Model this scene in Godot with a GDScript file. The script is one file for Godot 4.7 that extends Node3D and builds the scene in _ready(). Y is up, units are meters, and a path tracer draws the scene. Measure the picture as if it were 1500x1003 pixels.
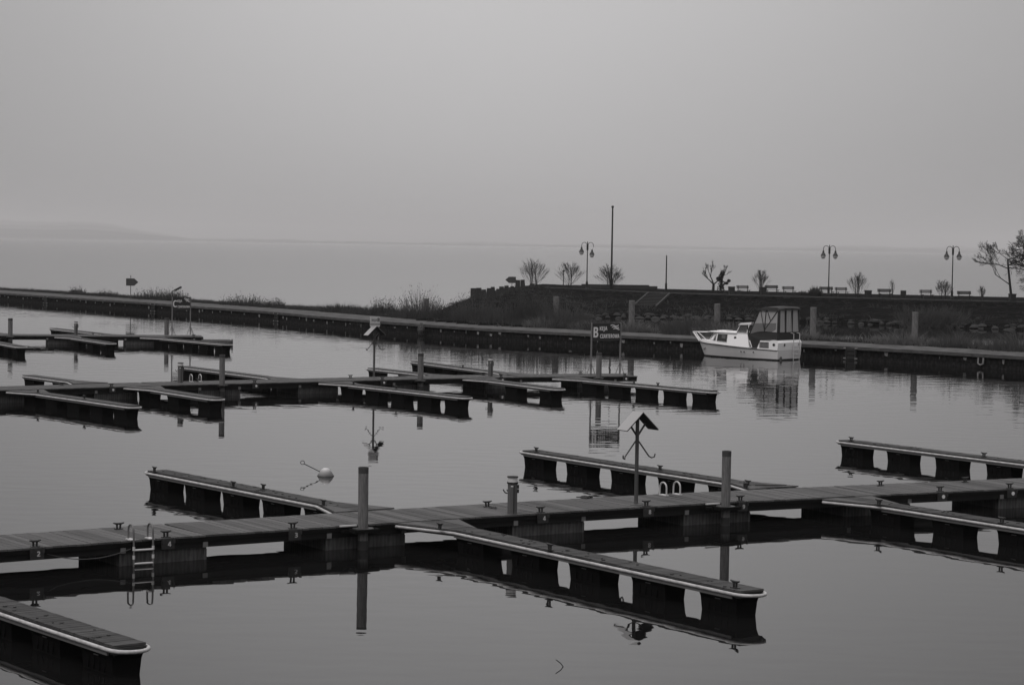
extends Node3D
# A marina in winter mist: floating piers on still harbour water, a quay with a small cabin cruiser,
# a promenade headland behind it and a wide lake beyond.

var rng := RandomNumberGenerator.new()
var taken := {}
var mats := {}
var texs := {}
var shared := {}
var finest := 0.0038      # thinnest twig drawn

# ------------------------------------------------------------------ mesh builder
class MB:
	var v := PackedVector3Array()
	var n := PackedVector3Array()
	func tri(a: Vector3, b: Vector3, c: Vector3) -> void:
		var m := (b - a).cross(c - a).normalized()
		v.append_array([a, c, b]); n.append_array([m, m, m])
	func quad(a: Vector3, b: Vector3, c: Vector3, d: Vector3) -> void:
		tri(a, b, c); tri(a, c, d)
	func trin(a: Vector3, b: Vector3, c: Vector3, na: Vector3, nb: Vector3, nc: Vector3) -> void:
		if (b - a).cross(c - a).dot(na + nb + nc) < 0.0:
			v.append_array([a, b, c]); n.append_array([na, nb, nc])
		else:
			v.append_array([a, c, b]); n.append_array([na, nc, nb])
	func box(c: Vector3, s: Vector3, b := Basis.IDENTITY) -> void:
		frustum(c, s, Vector2(s.x, s.z), b)
	# a box whose top has another size than its bottom
	func frustum(c: Vector3, s: Vector3, top: Vector2, b := Basis.IDENTITY) -> void:
		var h := s * 0.5
		var p: Array[Vector3] = []
		for q in [[-1, -1], [1, -1], [1, 1], [-1, 1]]:
			p.append(c + b * Vector3(q[0] * h.x, -h.y, q[1] * h.z))
		for q in [[-1, -1], [1, -1], [1, 1], [-1, 1]]:
			p.append(c + b * Vector3(q[0] * top.x * 0.5, h.y, q[1] * top.y * 0.5))
		quad(p[0], p[1], p[2], p[3]); quad(p[7], p[6], p[5], p[4])
		for k in 4:
			var j := (k + 1) % 4
			quad(p[k], p[k + 4], p[j + 4], p[j])
	func tube(pts: Array, r, sides := 8, closed := false) -> void:
		var cnt := pts.size()
		var rings: Array = []
		var nrm := Vector3.ZERO
		for i in cnt:
			var p: Vector3 = pts[i]
			var a: Vector3 = pts[(i - 1 + cnt) % cnt] if (closed or i > 0) else p
			var c: Vector3 = pts[(i + 1) % cnt] if (closed or i < cnt - 1) else p
			var t := (c - a).normalized()
			if nrm == Vector3.ZERO:
				nrm = t.cross(Vector3.UP)
				if nrm.length() < 0.1:
					nrm = t.cross(Vector3.RIGHT)
			nrm = (nrm - t * nrm.dot(t)).normalized()
			var bn := t.cross(nrm)
			var rad: float = r[i] if r is Array else float(r)
			var ring: Array = []
			for k in sides:
				var an := TAU * k / sides
				var d := nrm * cos(an) + bn * sin(an)
				ring.append([p + d * rad, d])
			rings.append(ring)
		for i in (cnt if closed else cnt - 1):
			var A: Array = rings[i]
			var B: Array = rings[(i + 1) % cnt]
			for k in sides:
				var j := (k + 1) % sides
				trin(A[k][0], A[j][0], B[j][0], A[k][1], A[j][1], B[j][1])
				trin(A[k][0], B[j][0], B[k][0], A[k][1], B[j][1], B[k][1])
		if not closed:
			for e in [0, cnt - 1]:
				var q: Vector3 = pts[e]
				var o: Vector3 = (q - pts[1 if e == 0 else cnt - 2]).normalized()
				for k in sides:
					trin(q, rings[e][k][0], rings[e][(k + 1) % sides][0], o, o, o)
	# profile: [radius, height] pairs from the bottom upwards
	func lathe(c: Vector3, prof: Array, sides := 16, b := Basis.IDENTITY, smooth := false) -> void:
		for i in prof.size() - 1:
			var r0: float = prof[i][0]
			var y0: float = prof[i][1]
			var r1: float = prof[i + 1][0]
			var y1: float = prof[i + 1][1]
			for k in sides:
				var a0 := TAU * k / sides
				var a1 := TAU * (k + 1) / sides
				var d0 := Vector3(cos(a0), 0, sin(a0))
				var d1 := Vector3(cos(a1), 0, sin(a1))
				var sl := Vector2(y1 - y0, r0 - r1).normalized()
				var n0 := b * (d0 * sl.x + Vector3.UP * sl.y)
				var n1 := b * (d1 * sl.x + Vector3.UP * sl.y)
				var p0 := c + b * (d0 * r0 + Vector3.UP * y0)
				var p1 := c + b * (d1 * r0 + Vector3.UP * y0)
				var p2 := c + b * (d1 * r1 + Vector3.UP * y1)
				var p3 := c + b * (d0 * r1 + Vector3.UP * y1)
				var m0 := n0
				var m1 := n1
				var m2 := n1
				var m3 := n0
				if smooth:
					var mid: Vector3 = c + b * (Vector3.UP * float(prof[prof.size() / 2][1]))
					m0 = (p0 - mid).normalized(); m1 = (p1 - mid).normalized()
					m2 = (p2 - mid).normalized(); m3 = (p3 - mid).normalized()
				if r0 > 0.0001:
					trin(p0, p1, p2, m0, m1, m2)
				if r1 > 0.0001:
					trin(p0, p2, p3, m0, m2, m3)
	# outline in the plane of two axes, given a thickness along the third
	func prism(poly: PackedVector2Array, o: Vector3, ax: Vector3, ay: Vector3, az: Vector3) -> void:
		var ids := Geometry2D.triangulate_polygon(poly)
		for i in range(0, ids.size(), 3):
			var a := o + ax * poly[ids[i]].x + ay * poly[ids[i]].y
			var b := o + ax * poly[ids[i + 1]].x + ay * poly[ids[i + 1]].y
			var c := o + ax * poly[ids[i + 2]].x + ay * poly[ids[i + 2]].y
			trin(a, b, c, -az, -az, -az)
			trin(a + az, b + az, c + az, az, az, az)
		for i in poly.size():
			var j := (i + 1) % poly.size()
			var a := o + ax * poly[i].x + ay * poly[i].y
			var b := o + ax * poly[j].x + ay * poly[j].y
			var e := b - a
			var m := e.cross(az).normalized()
			var mid := Vector2.ZERO
			for q in poly: mid += q / poly.size()
			if m.dot(a - (o + ax * mid.x + ay * mid.y)) < 0: m = -m
			trin(a, b, b + az, m, m, m); trin(a, b + az, a + az, m, m, m)
	func mesh() -> ArrayMesh:
		var arr := []
		arr.resize(Mesh.ARRAY_MAX)
		arr[Mesh.ARRAY_VERTEX] = v
		arr[Mesh.ARRAY_NORMAL] = n
		var m := ArrayMesh.new()
		m.add_surface_from_arrays(Mesh.PRIMITIVE_TRIANGLES, arr)
		return m

# ------------------------------------------------------------------ names, things and parts
func numbered(called: String) -> String:
	if not taken.has(called):
		taken[called] = 0
		return called
	taken[called] += 1
	return "%s_%03d" % [called, taken[called]]

func tag(o: Node, label: String, category: String, group := "") -> void:
	o.set_meta("label", label)
	o.set_meta("category", category)
	if group != "":
		o.set_meta("group", group)

func thing(called: String, label: String, category: String, at := Vector3.ZERO, turn := 0.0, group := "") -> Node3D:
	var o := Node3D.new()
	o.name = numbered(called)
	add_child(o)
	o.position = at
	o.rotation.y = turn
	tag(o, label, category, group)
	return o

func part(called: String, mesh: Mesh, m: Material, parent: Node, at := Vector3.ZERO, basis := Basis.IDENTITY) -> MeshInstance3D:
	var o := MeshInstance3D.new()
	o.name = called
	o.mesh = mesh
	o.material_override = m
	o.transform = Transform3D(basis, at)
	parent.add_child(o, true)
	return o

func one(called: String, mesh: Mesh, m: Material, label: String, category: String, at := Vector3.ZERO, turn := 0.0, group := "") -> MeshInstance3D:
	var o := MeshInstance3D.new()
	o.name = numbered(called)
	o.mesh = mesh
	o.material_override = m
	add_child(o)
	o.position = at
	o.rotation.y = turn
	tag(o, label, category, group)
	return o

func struct(called: String, mesh: Mesh, m: Material, at := Vector3.ZERO, kind := "structure") -> MeshInstance3D:
	var o := MeshInstance3D.new()
	o.name = numbered(called)
	o.mesh = mesh
	o.material_override = m
	add_child(o)
	o.position = at
	o.set_meta("kind", kind)
	return o

func yaw(dx: float, dz: float) -> float:      # turn that brings local x onto (dx, dz)
	return atan2(-dz, dx)

# ------------------------------------------------------------------ materials
func tone(g: float) -> Color:
	return Color(g, g * 0.985, g * 0.99).linear_to_srgb()

func speck(kind: String) -> ImageTexture:
	if texs.has(kind): return texs[kind]
	var fn := FastNoiseLite.new()
	fn.seed = kind.hash() % 1000
	fn.noise_type = FastNoiseLite.TYPE_SIMPLEX_SMOOTH
	fn.fractal_octaves = 5
	fn.frequency = 0.02
	var im := fn.get_seamless_image(256, 256)
	im.convert(Image.FORMAT_RGB8)
	var lo := 0.62
	var hi := 1.0
	if kind == "stain": lo = 0.3
	if kind == "grain": lo = 0.55
	for y in 256:
		for x in 256:
			var g := im.get_pixel(x, y).r
			if kind == "stain": g = pow(g, 2.0)
			var c := lerpf(lo, hi, clampf(g, 0, 1))
			im.set_pixel(x, y, Color(c, c, c))
	im.generate_mipmaps()
	texs[kind] = ImageTexture.create_from_image(im)
	return texs[kind]

func M(key: String, g: float, rough := 0.7, metal := 0.0, tex := "", scale := Vector3.ONE, spec := 0.5) -> StandardMaterial3D:
	if mats.has(key): return mats[key]
	var m := StandardMaterial3D.new()
	m.resource_name = key
	m.albedo_color = tone(g)
	m.roughness = rough
	m.metallic = metal
	m.metallic_specular = spec
	if tex != "":
		m.albedo_texture = speck(tex)
		m.uv1_triplanar = true
		m.uv1_scale = scale
	mats[key] = m
	return m

func clear(key: String, g: float, alpha: float, rough := 0.15) -> StandardMaterial3D:
	if mats.has(key): return mats[key]
	var m := StandardMaterial3D.new()
	var c := tone(g)
	m.albedo_color = Color(c.r, c.g, c.b, alpha)
	m.transparency = BaseMaterial3D.TRANSPARENCY_ALPHA
	m.roughness = rough
	m.cull_mode = BaseMaterial3D.CULL_DISABLED
	mats[key] = m
	return m

func wood(k: int) -> StandardMaterial3D:
	var g: float = [0.125, 0.15, 0.10, 0.17, 0.135, 0.115][k % 6]
	return M("planks_%d" % (k % 6), g, 0.75, 0.0, "grain", Vector3(14, 9, 0.9), 0.3)

func wet_wood(k: int) -> StandardMaterial3D:      # the narrow finger decks are darker, damp boards
	var g: float = [0.07, 0.085, 0.058, 0.095, 0.075, 0.064][k % 6]
	return M("damp_planks_%d" % (k % 6), g, 0.75, 0.0, "grain", Vector3(14, 9, 0.9), 0.3)

func water_mat(key: String, strength: float, rough: float, scale: Vector3) -> StandardMaterial3D:
	if not texs.has("ripple"):
		var fn := FastNoiseLite.new()
		fn.seed = 11
		fn.noise_type = FastNoiseLite.TYPE_SIMPLEX_SMOOTH
		fn.fractal_octaves = 4
		fn.fractal_gain = 0.45
		fn.frequency = 0.012
		var im := fn.get_seamless_image(1024, 1024)
		im.convert(Image.FORMAT_RGBA8)
		im.bump_map_to_normal_map(14.0)
		texs["ripple"] = ImageTexture.create_from_image(im)
	var m := StandardMaterial3D.new()
	m.resource_name = key
	m.albedo_color = tone(0.008)
	m.roughness = rough
	m.metallic_specular = 0.35
	m.normal_enabled = true
	m.normal_texture = texs["ripple"]
	m.normal_scale = strength
	m.uv1_triplanar = true
	m.uv1_world_triplanar = true
	m.uv1_scale = scale
	return m

func text_mesh(s: String, size: float, depth := 0.006) -> TextMesh:
	var f := SystemFont.new()
	f.font_names = PackedStringArray(["Droid Sans"])
	f.font_weight = 700
	var t := TextMesh.new()
	t.text = s
	t.font = f
	t.font_size = 48
	t.pixel_size = size / 48.0
	t.depth = depth
	return t

# ------------------------------------------------------------------ the scene
func _ready() -> void:
	rng.seed = 20240117
	camera_and_light()
	water_and_far_shore()
	headland()
	quay()
	vegetation()
	promenade_things()
	piers()
	pier_things()
	cruiser()
	small_things()
	haze()

func camera_and_light() -> void:
	var cam := Camera3D.new()
	cam.name = "camera"
	cam.fov = 17.797
	cam.near = 0.5
	cam.far = 60000.0
	add_child(cam)
	cam.position = Vector3(0, 6, 0)
	cam.basis = Basis(Vector3.RIGHT, deg_to_rad(-2.541)) * Basis(Vector3.BACK, deg_to_rad(0.917))
	cam.current = true
	# overcast, misty sky; the glow ahead is added to echo lens corner darkening
	var cl := FastNoiseLite.new()
	cl.seed = 3
	cl.frequency = 1.0
	cl.fractal_octaves = 4
	var im := Image.create(512, 256, false, Image.FORMAT_RGBF)
	for y in 256:
		var el := (0.5 - (y + 0.5) / 256.0) * 180.0
		for x in 512:
			var az := (x + 0.5) / 512.0 * 360.0
			if az > 180.0: az -= 360.0
			var up := maxf(el, 0.0)
			var l := 0.37 * (1.0 + 2.0 * sin(deg_to_rad(up))) + 0.13 * (1.0 - exp(-up / 3.0))
			var glow := 0.60 + 0.40 * exp(-(az + 0.6) * (az + 0.6) / (12.5 * 12.5))
			l *= lerpf(glow, 0.9, smoothstep(15.0, 60.0, up))
			var dir := Vector3(sin(deg_to_rad(az)) * cos(deg_to_rad(el)), sin(deg_to_rad(el)) * 3.0, -cos(deg_to_rad(az)) * cos(deg_to_rad(el)))
			l *= 1.0 + 0.035 * cl.get_noise_3dv(dir * 3.0)
			if el < 0.0: l = 0.2
			im.set_pixel(x, y, Color(l, l * 0.985, l * 0.992))
	var pano := PanoramaSkyMaterial.new()
	pano.panorama = ImageTexture.create_from_image(im)
	var sky := Sky.new()
	sky.sky_material = pano
	var we := WorldEnvironment.new()
	we.name = "overcast_sky"
	var env := Environment.new()
	env.background_mode = Environment.BG_SKY
	env.sky = sky
	env.ambient_light_source = Environment.AMBIENT_SOURCE_SKY
	env.tonemap_mode = Environment.TONE_MAPPER_LINEAR
	env.tonemap_exposure = 1.0
	env.sdfgi_enabled = true
	env.ssao_enabled = true
	env.ssil_enabled = true
	we.environment = env
	add_child(we)
	var sun := DirectionalLight3D.new()
	sun.name = "veiled_sun"
	sun.light_energy = 0.4
	sun.light_color = Color(1.0, 0.985, 0.98)
	sun.light_angular_distance = 20.0
	sun.shadow_enabled = true
	add_child(sun)
	sun.look_at_from_position(Vector3.ZERO, Vector3(0.35, -0.85, -0.45), Vector3.UP)

func haze() -> void:
	var env: Environment = (get_node("overcast_sky") as WorldEnvironment).environment
	env.fog_enabled = true
	env.fog_density = 0.00009
	env.fog_light_color = Color(0.8, 0.795, 0.797)

# the line of the quay's front edge at the water, from far left to near right
const QUAY := [[-140.0, -330.0], [-75.0, -243.0], [-48.4, -207.0], [-31.7, -184.0], [-18.5, -164.5], [-10.8, -150.5], [-2.1, -138.0], [6.1, -130.8], [11.1, -126.6], [17.2, -121.6], [21.9, -116.8], [26.2, -111.8], [34.0, -102.5], [60.0, -72.0]]

func quay_at(s: float, off := 0.0, y := 0.0) -> Vector3:   # s metres from the left end, off metres behind the front edge
	var d := 0.0
	for i in QUAY.size() - 1:
		var a := Vector3(QUAY[i][0], 0, QUAY[i][1])
		var b := Vector3(QUAY[i + 1][0], 0, QUAY[i + 1][1])
		var l := a.distance_to(b)
		if s <= d + l or i == QUAY.size() - 2:
			var t := (b - a) / l
			var na := quay_normal(i)
			var nb := quay_normal(i + 1)
			var f := clampf((s - d) / l, 0, 1)
			return a + t * (s - d) + na.lerp(nb, f) * off + Vector3(0, y, 0)
		d += l
	return Vector3.ZERO

func quay_normal(i: int) -> Vector3:
	var a: Array = QUAY[maxi(i - 1, 0)]
	var b: Array = QUAY[mini(i + 1, QUAY.size() - 1)]
	var t := Vector3(b[0] - a[0], 0, b[1] - a[1]).normalized()
	return Vector3(t.z, 0, -t.x)

func quay_z(x: float) -> float:
	for i in QUAY.size() - 1:
		if x <= QUAY[i + 1][0]:
			return lerpf(QUAY[i][1], QUAY[i + 1][1], (x - QUAY[i][0]) / (QUAY[i + 1][0] - QUAY[i][0]))
	return -72.0

func quay_s(x: float) -> float:       # running length of the quay at that x
	var d := 0.0
	for i in QUAY.size() - 1:
		var a := Vector2(QUAY[i][0], QUAY[i][1])
		var b := Vector2(QUAY[i + 1][0], QUAY[i + 1][1])
		if x <= b.x:
			return d + a.distance_to(b) * (x - a.x) / (b.x - a.x)
		d += a.distance_to(b)
	return d

func ripple_map() -> ImageTexture:
	var w := 640
	var h := 2048
	var fn := FastNoiseLite.new()
	fn.seed = 11
	fn.noise_type = FastNoiseLite.TYPE_SIMPLEX_SMOOTH
	fn.fractal_octaves = 3
	fn.fractal_gain = 0.5
	fn.frequency = 1.0
	var big := FastNoiseLite.new()
	big.seed = 4
	big.frequency = 1.0
	big.fractal_octaves = 2
	var data := PackedByteArray()
	data.resize(w * h * 3)
	var sx := 140.0 / w
	var sz := 220.0 / h
	var above := PackedFloat32Array()
	above.resize(w)
	for j in h:
		var z := -220.0 + j * sz
		var near := 0.33 + 0.85 * smoothstep(-52.0, -96.0, z)
		var left := 0.0
		for i in w:
			var x := -70.0 + i * sx
			var v := fn.get_noise_2d(x * 0.55, z * 1.15)
			var a := near
			if (i & 7) == 0 or i == 0:
				left = clampf(0.75 + 1.1 * big.get_noise_2d(x * 0.05, z * 0.035), 0.25, 1.5)
			a *= left
			var dx := (v - (above[i - 1] if i > 0 else v)) * 0.5
			var dz := (v - above[i])
			above[i] = v
			var o := (j * w + i) * 3
			data[o] = clampi(int(128.0 - dx * a * 500.0), 0, 255)
			data[o + 1] = clampi(int(128.0 + dz * a * 620.0), 0, 255)
			data[o + 2] = 255
	return ImageTexture.create_from_image(Image.create_from_data(w, h, false, Image.FORMAT_RGB8, data))

func water_and_far_shore() -> void:
	var lake := MB.new()
	var xs := [-20000.0, -5200.0, -1200.0, -300.0, 0.0, 300.0, 1200.0, 5200.0, 20000.0]
	var zs := [-30000.0, -9500.0, -4000.0, -1500.0, -500.0, -100.0, 40.0]
	for i in xs.size() - 1:
		for j in zs.size() - 1:
			lake.quad(Vector3(xs[i], -0.008, zs[j + 1]), Vector3(xs[i + 1], -0.008, zs[j + 1]), Vector3(xs[i + 1], -0.008, zs[j]), Vector3(xs[i], -0.008, zs[j]))
	struct("lake_water", lake.mesh(), water_mat("lake_water", 0.02, 0.1, Vector3(1.0 / 30.0, 1.0, 1.0 / 11.0)))
	# harbour sheet: one ripple map laid over the whole basin, calmer among the near piers
	var hv := PackedVector3Array()
	var hn := PackedVector3Array()
	var hu := PackedVector2Array()
	var hx := PackedFloat32Array()
	for i in QUAY.size() - 1:
		var a := Vector3(QUAY[i][0], 0, QUAY[i][1] - 0.4)
		var b := Vector3(QUAY[i + 1][0], 0, QUAY[i + 1][1] - 0.4)
		for p in [a, b, Vector3(b.x, 0, 10), a, Vector3(b.x, 0, 10), Vector3(a.x, 0, 10)]:
			hv.append(p)
			hn.append(Vector3.UP)
			hu.append(Vector2((p.x + 70.0) / 140.0, (p.z + 220.0) / 220.0))
			hx.append_array([1.0, 0.0, 0.0, 1.0])
	var arr := []
	arr.resize(Mesh.ARRAY_MAX)
	arr[Mesh.ARRAY_VERTEX] = hv
	arr[Mesh.ARRAY_NORMAL] = hn
	arr[Mesh.ARRAY_TEX_UV] = hu
	arr[Mesh.ARRAY_TANGENT] = hx
	var hm := ArrayMesh.new()
	hm.add_surface_from_arrays(Mesh.PRIMITIVE_TRIANGLES, arr)
	var hw := StandardMaterial3D.new()
	hw.resource_name = "harbour_water"
	hw.albedo_color = tone(0.006)
	hw.roughness = 0.012
	hw.metallic_specular = 0.3
	hw.normal_enabled = true
	hw.normal_scale = 0.0095
	hw.normal_texture = ripple_map()
	struct("harbour_water", hm, hw)
	var bs := MB.new()
	var bx := 1.0
	while bx < 58.0:
		bs.quad(Vector3(bx, -0.004, quay_z(bx) - 4.0), Vector3(bx + 1.0, -0.004, quay_z(bx + 1.0) - 4.0), Vector3(bx + 1.0, -0.004, -190.0), Vector3(bx, -0.004, -190.0))
		bx += 1.0
	struct("basin_water", bs.mesh(), water_mat("basin_water", 0.012, 0.012, Vector3(1.0 / 16.0, 1.0, 1.0 / 7.0)))
	# wooded far shore, fading into the mist
	var fn := FastNoiseLite.new()
	fn.seed = 5
	fn.frequency = 0.004
	fn.fractal_octaves = 4
	var hill := MB.new()
	for ridge in [[18500.0, 0.55, 40.0], [22500.0, 0.78, 410.0], [27000.0, 1.0, 960.0]]:    # one ridge behind another
		var prev: Array = []
		var far: float = ridge[0] / 24000.0
		var x := -17500.0
		while x <= 17500.0:
			var z: float = -ridge[0] - 900.0 * sin(x * 0.00015 + 0.5)
			var base := 165.0 * smoothstep(-3500.0, -4700.0, x) + 30.0 + 34.0 * smoothstep(2800.0, 4000.0, x) * smoothstep(7600.0, 5200.0, x)
			var h: float = (base + 26.0 * fn.get_noise_1d((x + ridge[2] * 50.0) * 0.26)) * ridge[1] * far + rng.randf_range(-4.0, 4.0)
			var row: Array = [Vector3(x * far, -1, z + 50), Vector3(x * far, h * 0.45, z), Vector3(x * far, h * 0.92, z - 120), Vector3(x * far + 12, h, z - 360), Vector3(x * far, h * 0.8, z - 1200), Vector3(x * far, -2, z - 2200)]
			if prev.size() > 0:
				for k in row.size() - 1:
					hill.quad(prev[k], row[k], row[k + 1], prev[k + 1])
			prev = row
			x += 70.0
	struct("hills", hill.mesh(), M("far_wood", 0.04, 0.95))

# ------------------------------------------------------------------ headland with its promenade
func edge_z(x: float) -> float:       # upper edge of the grass slope
	var p := [[-20.0, -262.0], [1.3, -222.5], [14.4, -201.5], [27.2, -194.0], [44.0, -188.0], [90.0, -174.0]]
	for i in p.size() - 1:
		if x <= p[i + 1][0]:
			return lerpf(p[i][1], p[i + 1][1], clampf((x - p[i][0]) / (p[i + 1][0] - p[i][0]), 0, 1))
	return -174.0

func shore_z(x: float) -> float:      # foot of the slope at the inner basin
	var p := [[4.0, -182.5], [12.0, -183.5], [20.0, -183.0], [25.4, -180.7], [32.0, -176.0], [45.0, -168.0], [90.0, -140.0]]
	if x <= 4.0: return -182.5
	for i in p.size() - 1:
		if x <= p[i + 1][0]:
			return lerpf(p[i][1], p[i + 1][1], (x - p[i][0]) / (p[i + 1][0] - p[i][0]))
	return -140.0

func west_x(z: float) -> float:       # shoreline of the headland towards the lake
	var p := [[-140.0, -9.0], [-152.0, -6.2], [-166.0, -4.0], [-190.0, -2.6], [-222.0, -0.8], [-250.0, 4.0], [-300.0, 10.0]]
	for i in p.size() - 1:
		if z >= p[i + 1][0]:
			return lerpf(p[i][1], p[i + 1][1], clampf((z - p[i][0]) / (p[i + 1][0] - p[i][0]), 0, 1))
	return 10.0

func ground_h(x: float, z: float) -> float:
	var E := edge_z(x)
	var h := 1.75
	var wgt := smoothstep(3.0, 7.0, x)
	var qz := quay_z(x) - 5.0
	var west := lerpf(1.75, 0.72, smoothstep(E, qz, z) ** 0.8)
	west = maxf(west, lerpf(1.75, 0.85, smoothstep(-166, -150, z))) if x < 2.0 else west
	var S := shore_z(x)
	var t := clampf((z - E) / (S - E), 0.0, 2.0)
	var east := lerpf(1.75, 0.25, pow(minf(t, 1.0), 0.65))
	if t > 0.93: east = lerpf(0.35, -0.9, clampf((t - 0.93) / 0.16, 0, 1))
	if z > E:
		h = lerpf(west, east, wgt)
	var back := E - 27.0
	if z < back: h = lerpf(1.75, -1.2, clampf((back - z) / 7.0, 0, 1))
	var wx := west_x(z)
	if x < wx: h = minf(h, lerpf(h, -1.3, clampf((wx - x) / 2.5, 0, 1)))
	return h

func headland() -> void:
	var fn := FastNoiseLite.new()
	fn.seed = 21
	fn.frequency = 0.25
	var g := MB.new()
	var x0 := -14.0
	var nx := 130
	var nz := 150
	var H: Array = []
	for i in nx + 1:
		var col: Array = []
		for j in nz + 1:
			var x := x0 + i * 0.75
			var z := -126.0 - j * 0.95
			var h := ground_h(x, z)
			var E := edge_z(x)
			if z > E: h += fn.get_noise_2d(x, z) * 0.12
			if z > quay_z(x) - 4.9: h = minf(h, 0.5)
			col.append(Vector3(x, h, z))
		H.append(col)
	for i in nx:
		for j in nz:
			var a: Vector3 = H[i][j]
			var b: Vector3 = H[i + 1][j]
			var c: Vector3 = H[i + 1][j + 1]
			var d: Vector3 = H[i][j + 1]
			if maxf(maxf(a.y, b.y), maxf(c.y, d.y)) < -0.5: continue
			if minf(a.z, b.z) > quay_z(a.x) - 1.5: continue
			g.quad(a, b, c, d)
	struct("ground", g.mesh(), M("winter_grass_soil", 0.018, 0.95, 0.0, "stain", Vector3(0.22, 0.22, 0.22), 0.1))
	# pale paved promenade walk, laid along the upper edge of the slope
	var pv := MB.new()
	var x := 2.0
	while x < 60.0:
		var zA := edge_z(x) - 1.6
		var zB := edge_z(x + 1.0) - 1.6
		pv.quad(Vector3(x, 1.79, zA), Vector3(x + 1.0, 1.79, zB), Vector3(x + 1.0, 1.79, zB - 4.2), Vector3(x, 1.79, zA - 4.2))
		pv.quad(Vector3(x, 1.60, zA), Vector3(x + 1.0, 1.60, zB), Vector3(x + 1.0, 1.79, zB), Vector3(x, 1.79, zA))
		x += 1.0
	struct("promenade_pavement", pv.mesh(), M("paving", 0.085, 0.9, 0.0, "stain", Vector3(0.3, 0.3, 0.3), 0.2))
	# concrete steps going down the slope to the basin
	var st := thing("stone_steps", "flight of dark concrete steps down the grass slope left of the bare ivy tree", "steps", Vector3(13.75, 0, -203.2), -0.226)
	var tread := MB.new()
	tread.box(Vector3.ZERO, Vector3(1.9, 0.16, 0.9))
	var tm := tread.mesh()
	for k in 9:
		part("step", tm, M("steps", 0.012, 0.9), st, Vector3(0, 1.70 - k * 0.115, 1.4 + k * 0.85))
	var chk := MB.new()
	for s in [-1.02, 1.02]:
		chk.box(Vector3(s, 1.27, 5.0), Vector3(0.16, 0.2, 8.2), Basis(Vector3.RIGHT, 0.128))
	part("side_wall", chk.mesh(), M("steps_side", 0.016, 0.9), st)
	# low curved wall round the lookout
	var lw := thing("lookout_wall", "long low dark curved wall round the lookout beside the flagpole", "wall", Vector3(10.5, 1.75, -224.0))
	var seg := 9
	for k in seg:
		var a0 := -0.62 + 1.24 * k / seg
		var a1 := -0.62 + 1.24 * (k + 0.985) / seg
		var wb := MB.new()
		var hh := 0.42 if k > 0 and k < seg - 1 else 0.3
		var poly := PackedVector2Array()
		for q in [a0, a1]: poly.append(Vector2(sin(q) * 7.5, cos(q) * 7.5 - 6.5))
		for q in [a1, a0]: poly.append(Vector2(sin(q) * 7.1, cos(q) * 7.1 - 6.5))
		wb.prism(poly, Vector3(0, -0.1, 0), Vector3.RIGHT, Vector3.BACK, Vector3.UP * (hh + 0.1))
		part("wall_block", wb.mesh(), M("dark_wall", 0.03, 0.9), lw)
	# rough stone blocks along the tip of the headland
	var bw := thing("stone_block_wall", "stepped row of rough dark stone blocks along the headland tip", "wall", Vector3(-3.2, 1.2, -168.0))
	var spots := [[692.5, 0.0, 0.95, 0.7], [700.5, 0.03, 0.95, 0.75], [708.0, 0.1, 0.75, 0.6], [715.0, 0.16, 0.8, 0.75], [721.0, 0.22, 0.85, 0.6], [728.0, 0.3, 0.6, 0.45], [733.5, 0.36, 0.75, 0.6], [741.0, 0.45, 0.75, 0.6], [749.0, 0.55, 0.6, 0.6], [757.0, 0.78, 1.0, 0.6], [764.5, 0.88, 0.95, 0.6], [778.0, 0.96, 0.5, 0.7], [793.0, 1.0, 0.4, 0.8]]
	for s in spots:
		var z: float = lerpf(-169.0, -221.0, s[1])
		var xx: float = (s[0] - 750.0) / 3200.0 * -z
		var w: float = s[3] * (-z / 200.0) * 0.72
		var gh := ground_h(maxf(xx, west_x(z) + 0.3), z)
		var b := MB.new()
		var tall: float = s[2] * 0.95
		b.frustum(Vector3(xx, gh + tall * 0.5 - 0.25, z) - bw.position, Vector3(w, tall + 0.5, w * 0.9), Vector2(w * rng.randf_range(0.7, 0.95), w * 0.7), Basis(Vector3.UP, rng.randf_range(-0.3, 0.3)) * Basis(Vector3.BACK, rng.randf_range(-0.06, 0.06)))
		part("stone_block", b.mesh(), M("dark_stone", 0.022, 0.95), bw)
	# loose stones along the foot of the slope
	var rr := thing("stone_bank", "line of loose pale stones along the foot of the grass slope at the basin", "stone bank", Vector3(5.0, 0, -182.5))
	var rocks: Array = []
	for k in 5:
		var b := MB.new()
		var pr: Array = []
		for q in 5:
			var an := PI * q / 4.0 - PI / 2
			pr.append([cos(an) * 0.34 * rng.randf_range(0.8, 1.2) + (0.0 if q in [0, 4] else 0.02), sin(an) * 0.2])
		pr[0][0] = 0.0; pr[4][0] = 0.0
		b.lathe(Vector3.ZERO, pr, 6)
		rocks.append(b.mesh())
	x = 4.0
	while x < 50.0:
		for q in 2:
			var px := x + rng.randf_range(-0.25, 0.25)
			var pz := shore_z(px) - 0.5 - q * 0.75 + rng.randf_range(-0.35, 0.35)
			var bb := Basis(Vector3.UP, rng.randf() * TAU) * Basis.from_scale(Vector3(rng.randf_range(0.7, 1.4), rng.randf_range(0.7, 1.2), rng.randf_range(0.7, 1.3)))
			part("stone", rocks[rng.randi() % 5], M("bank_stone_%d" % (rng.randi() % 3), [0.025, 0.045, 0.016][rng.randi() % 3], 0.95), rr, Vector3(px, 0.03 + q * 0.16 + rng.randf_range(-0.06, 0.08), pz) - rr.position, bb)
		x += rng.randf_range(0.5, 1.0)

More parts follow.
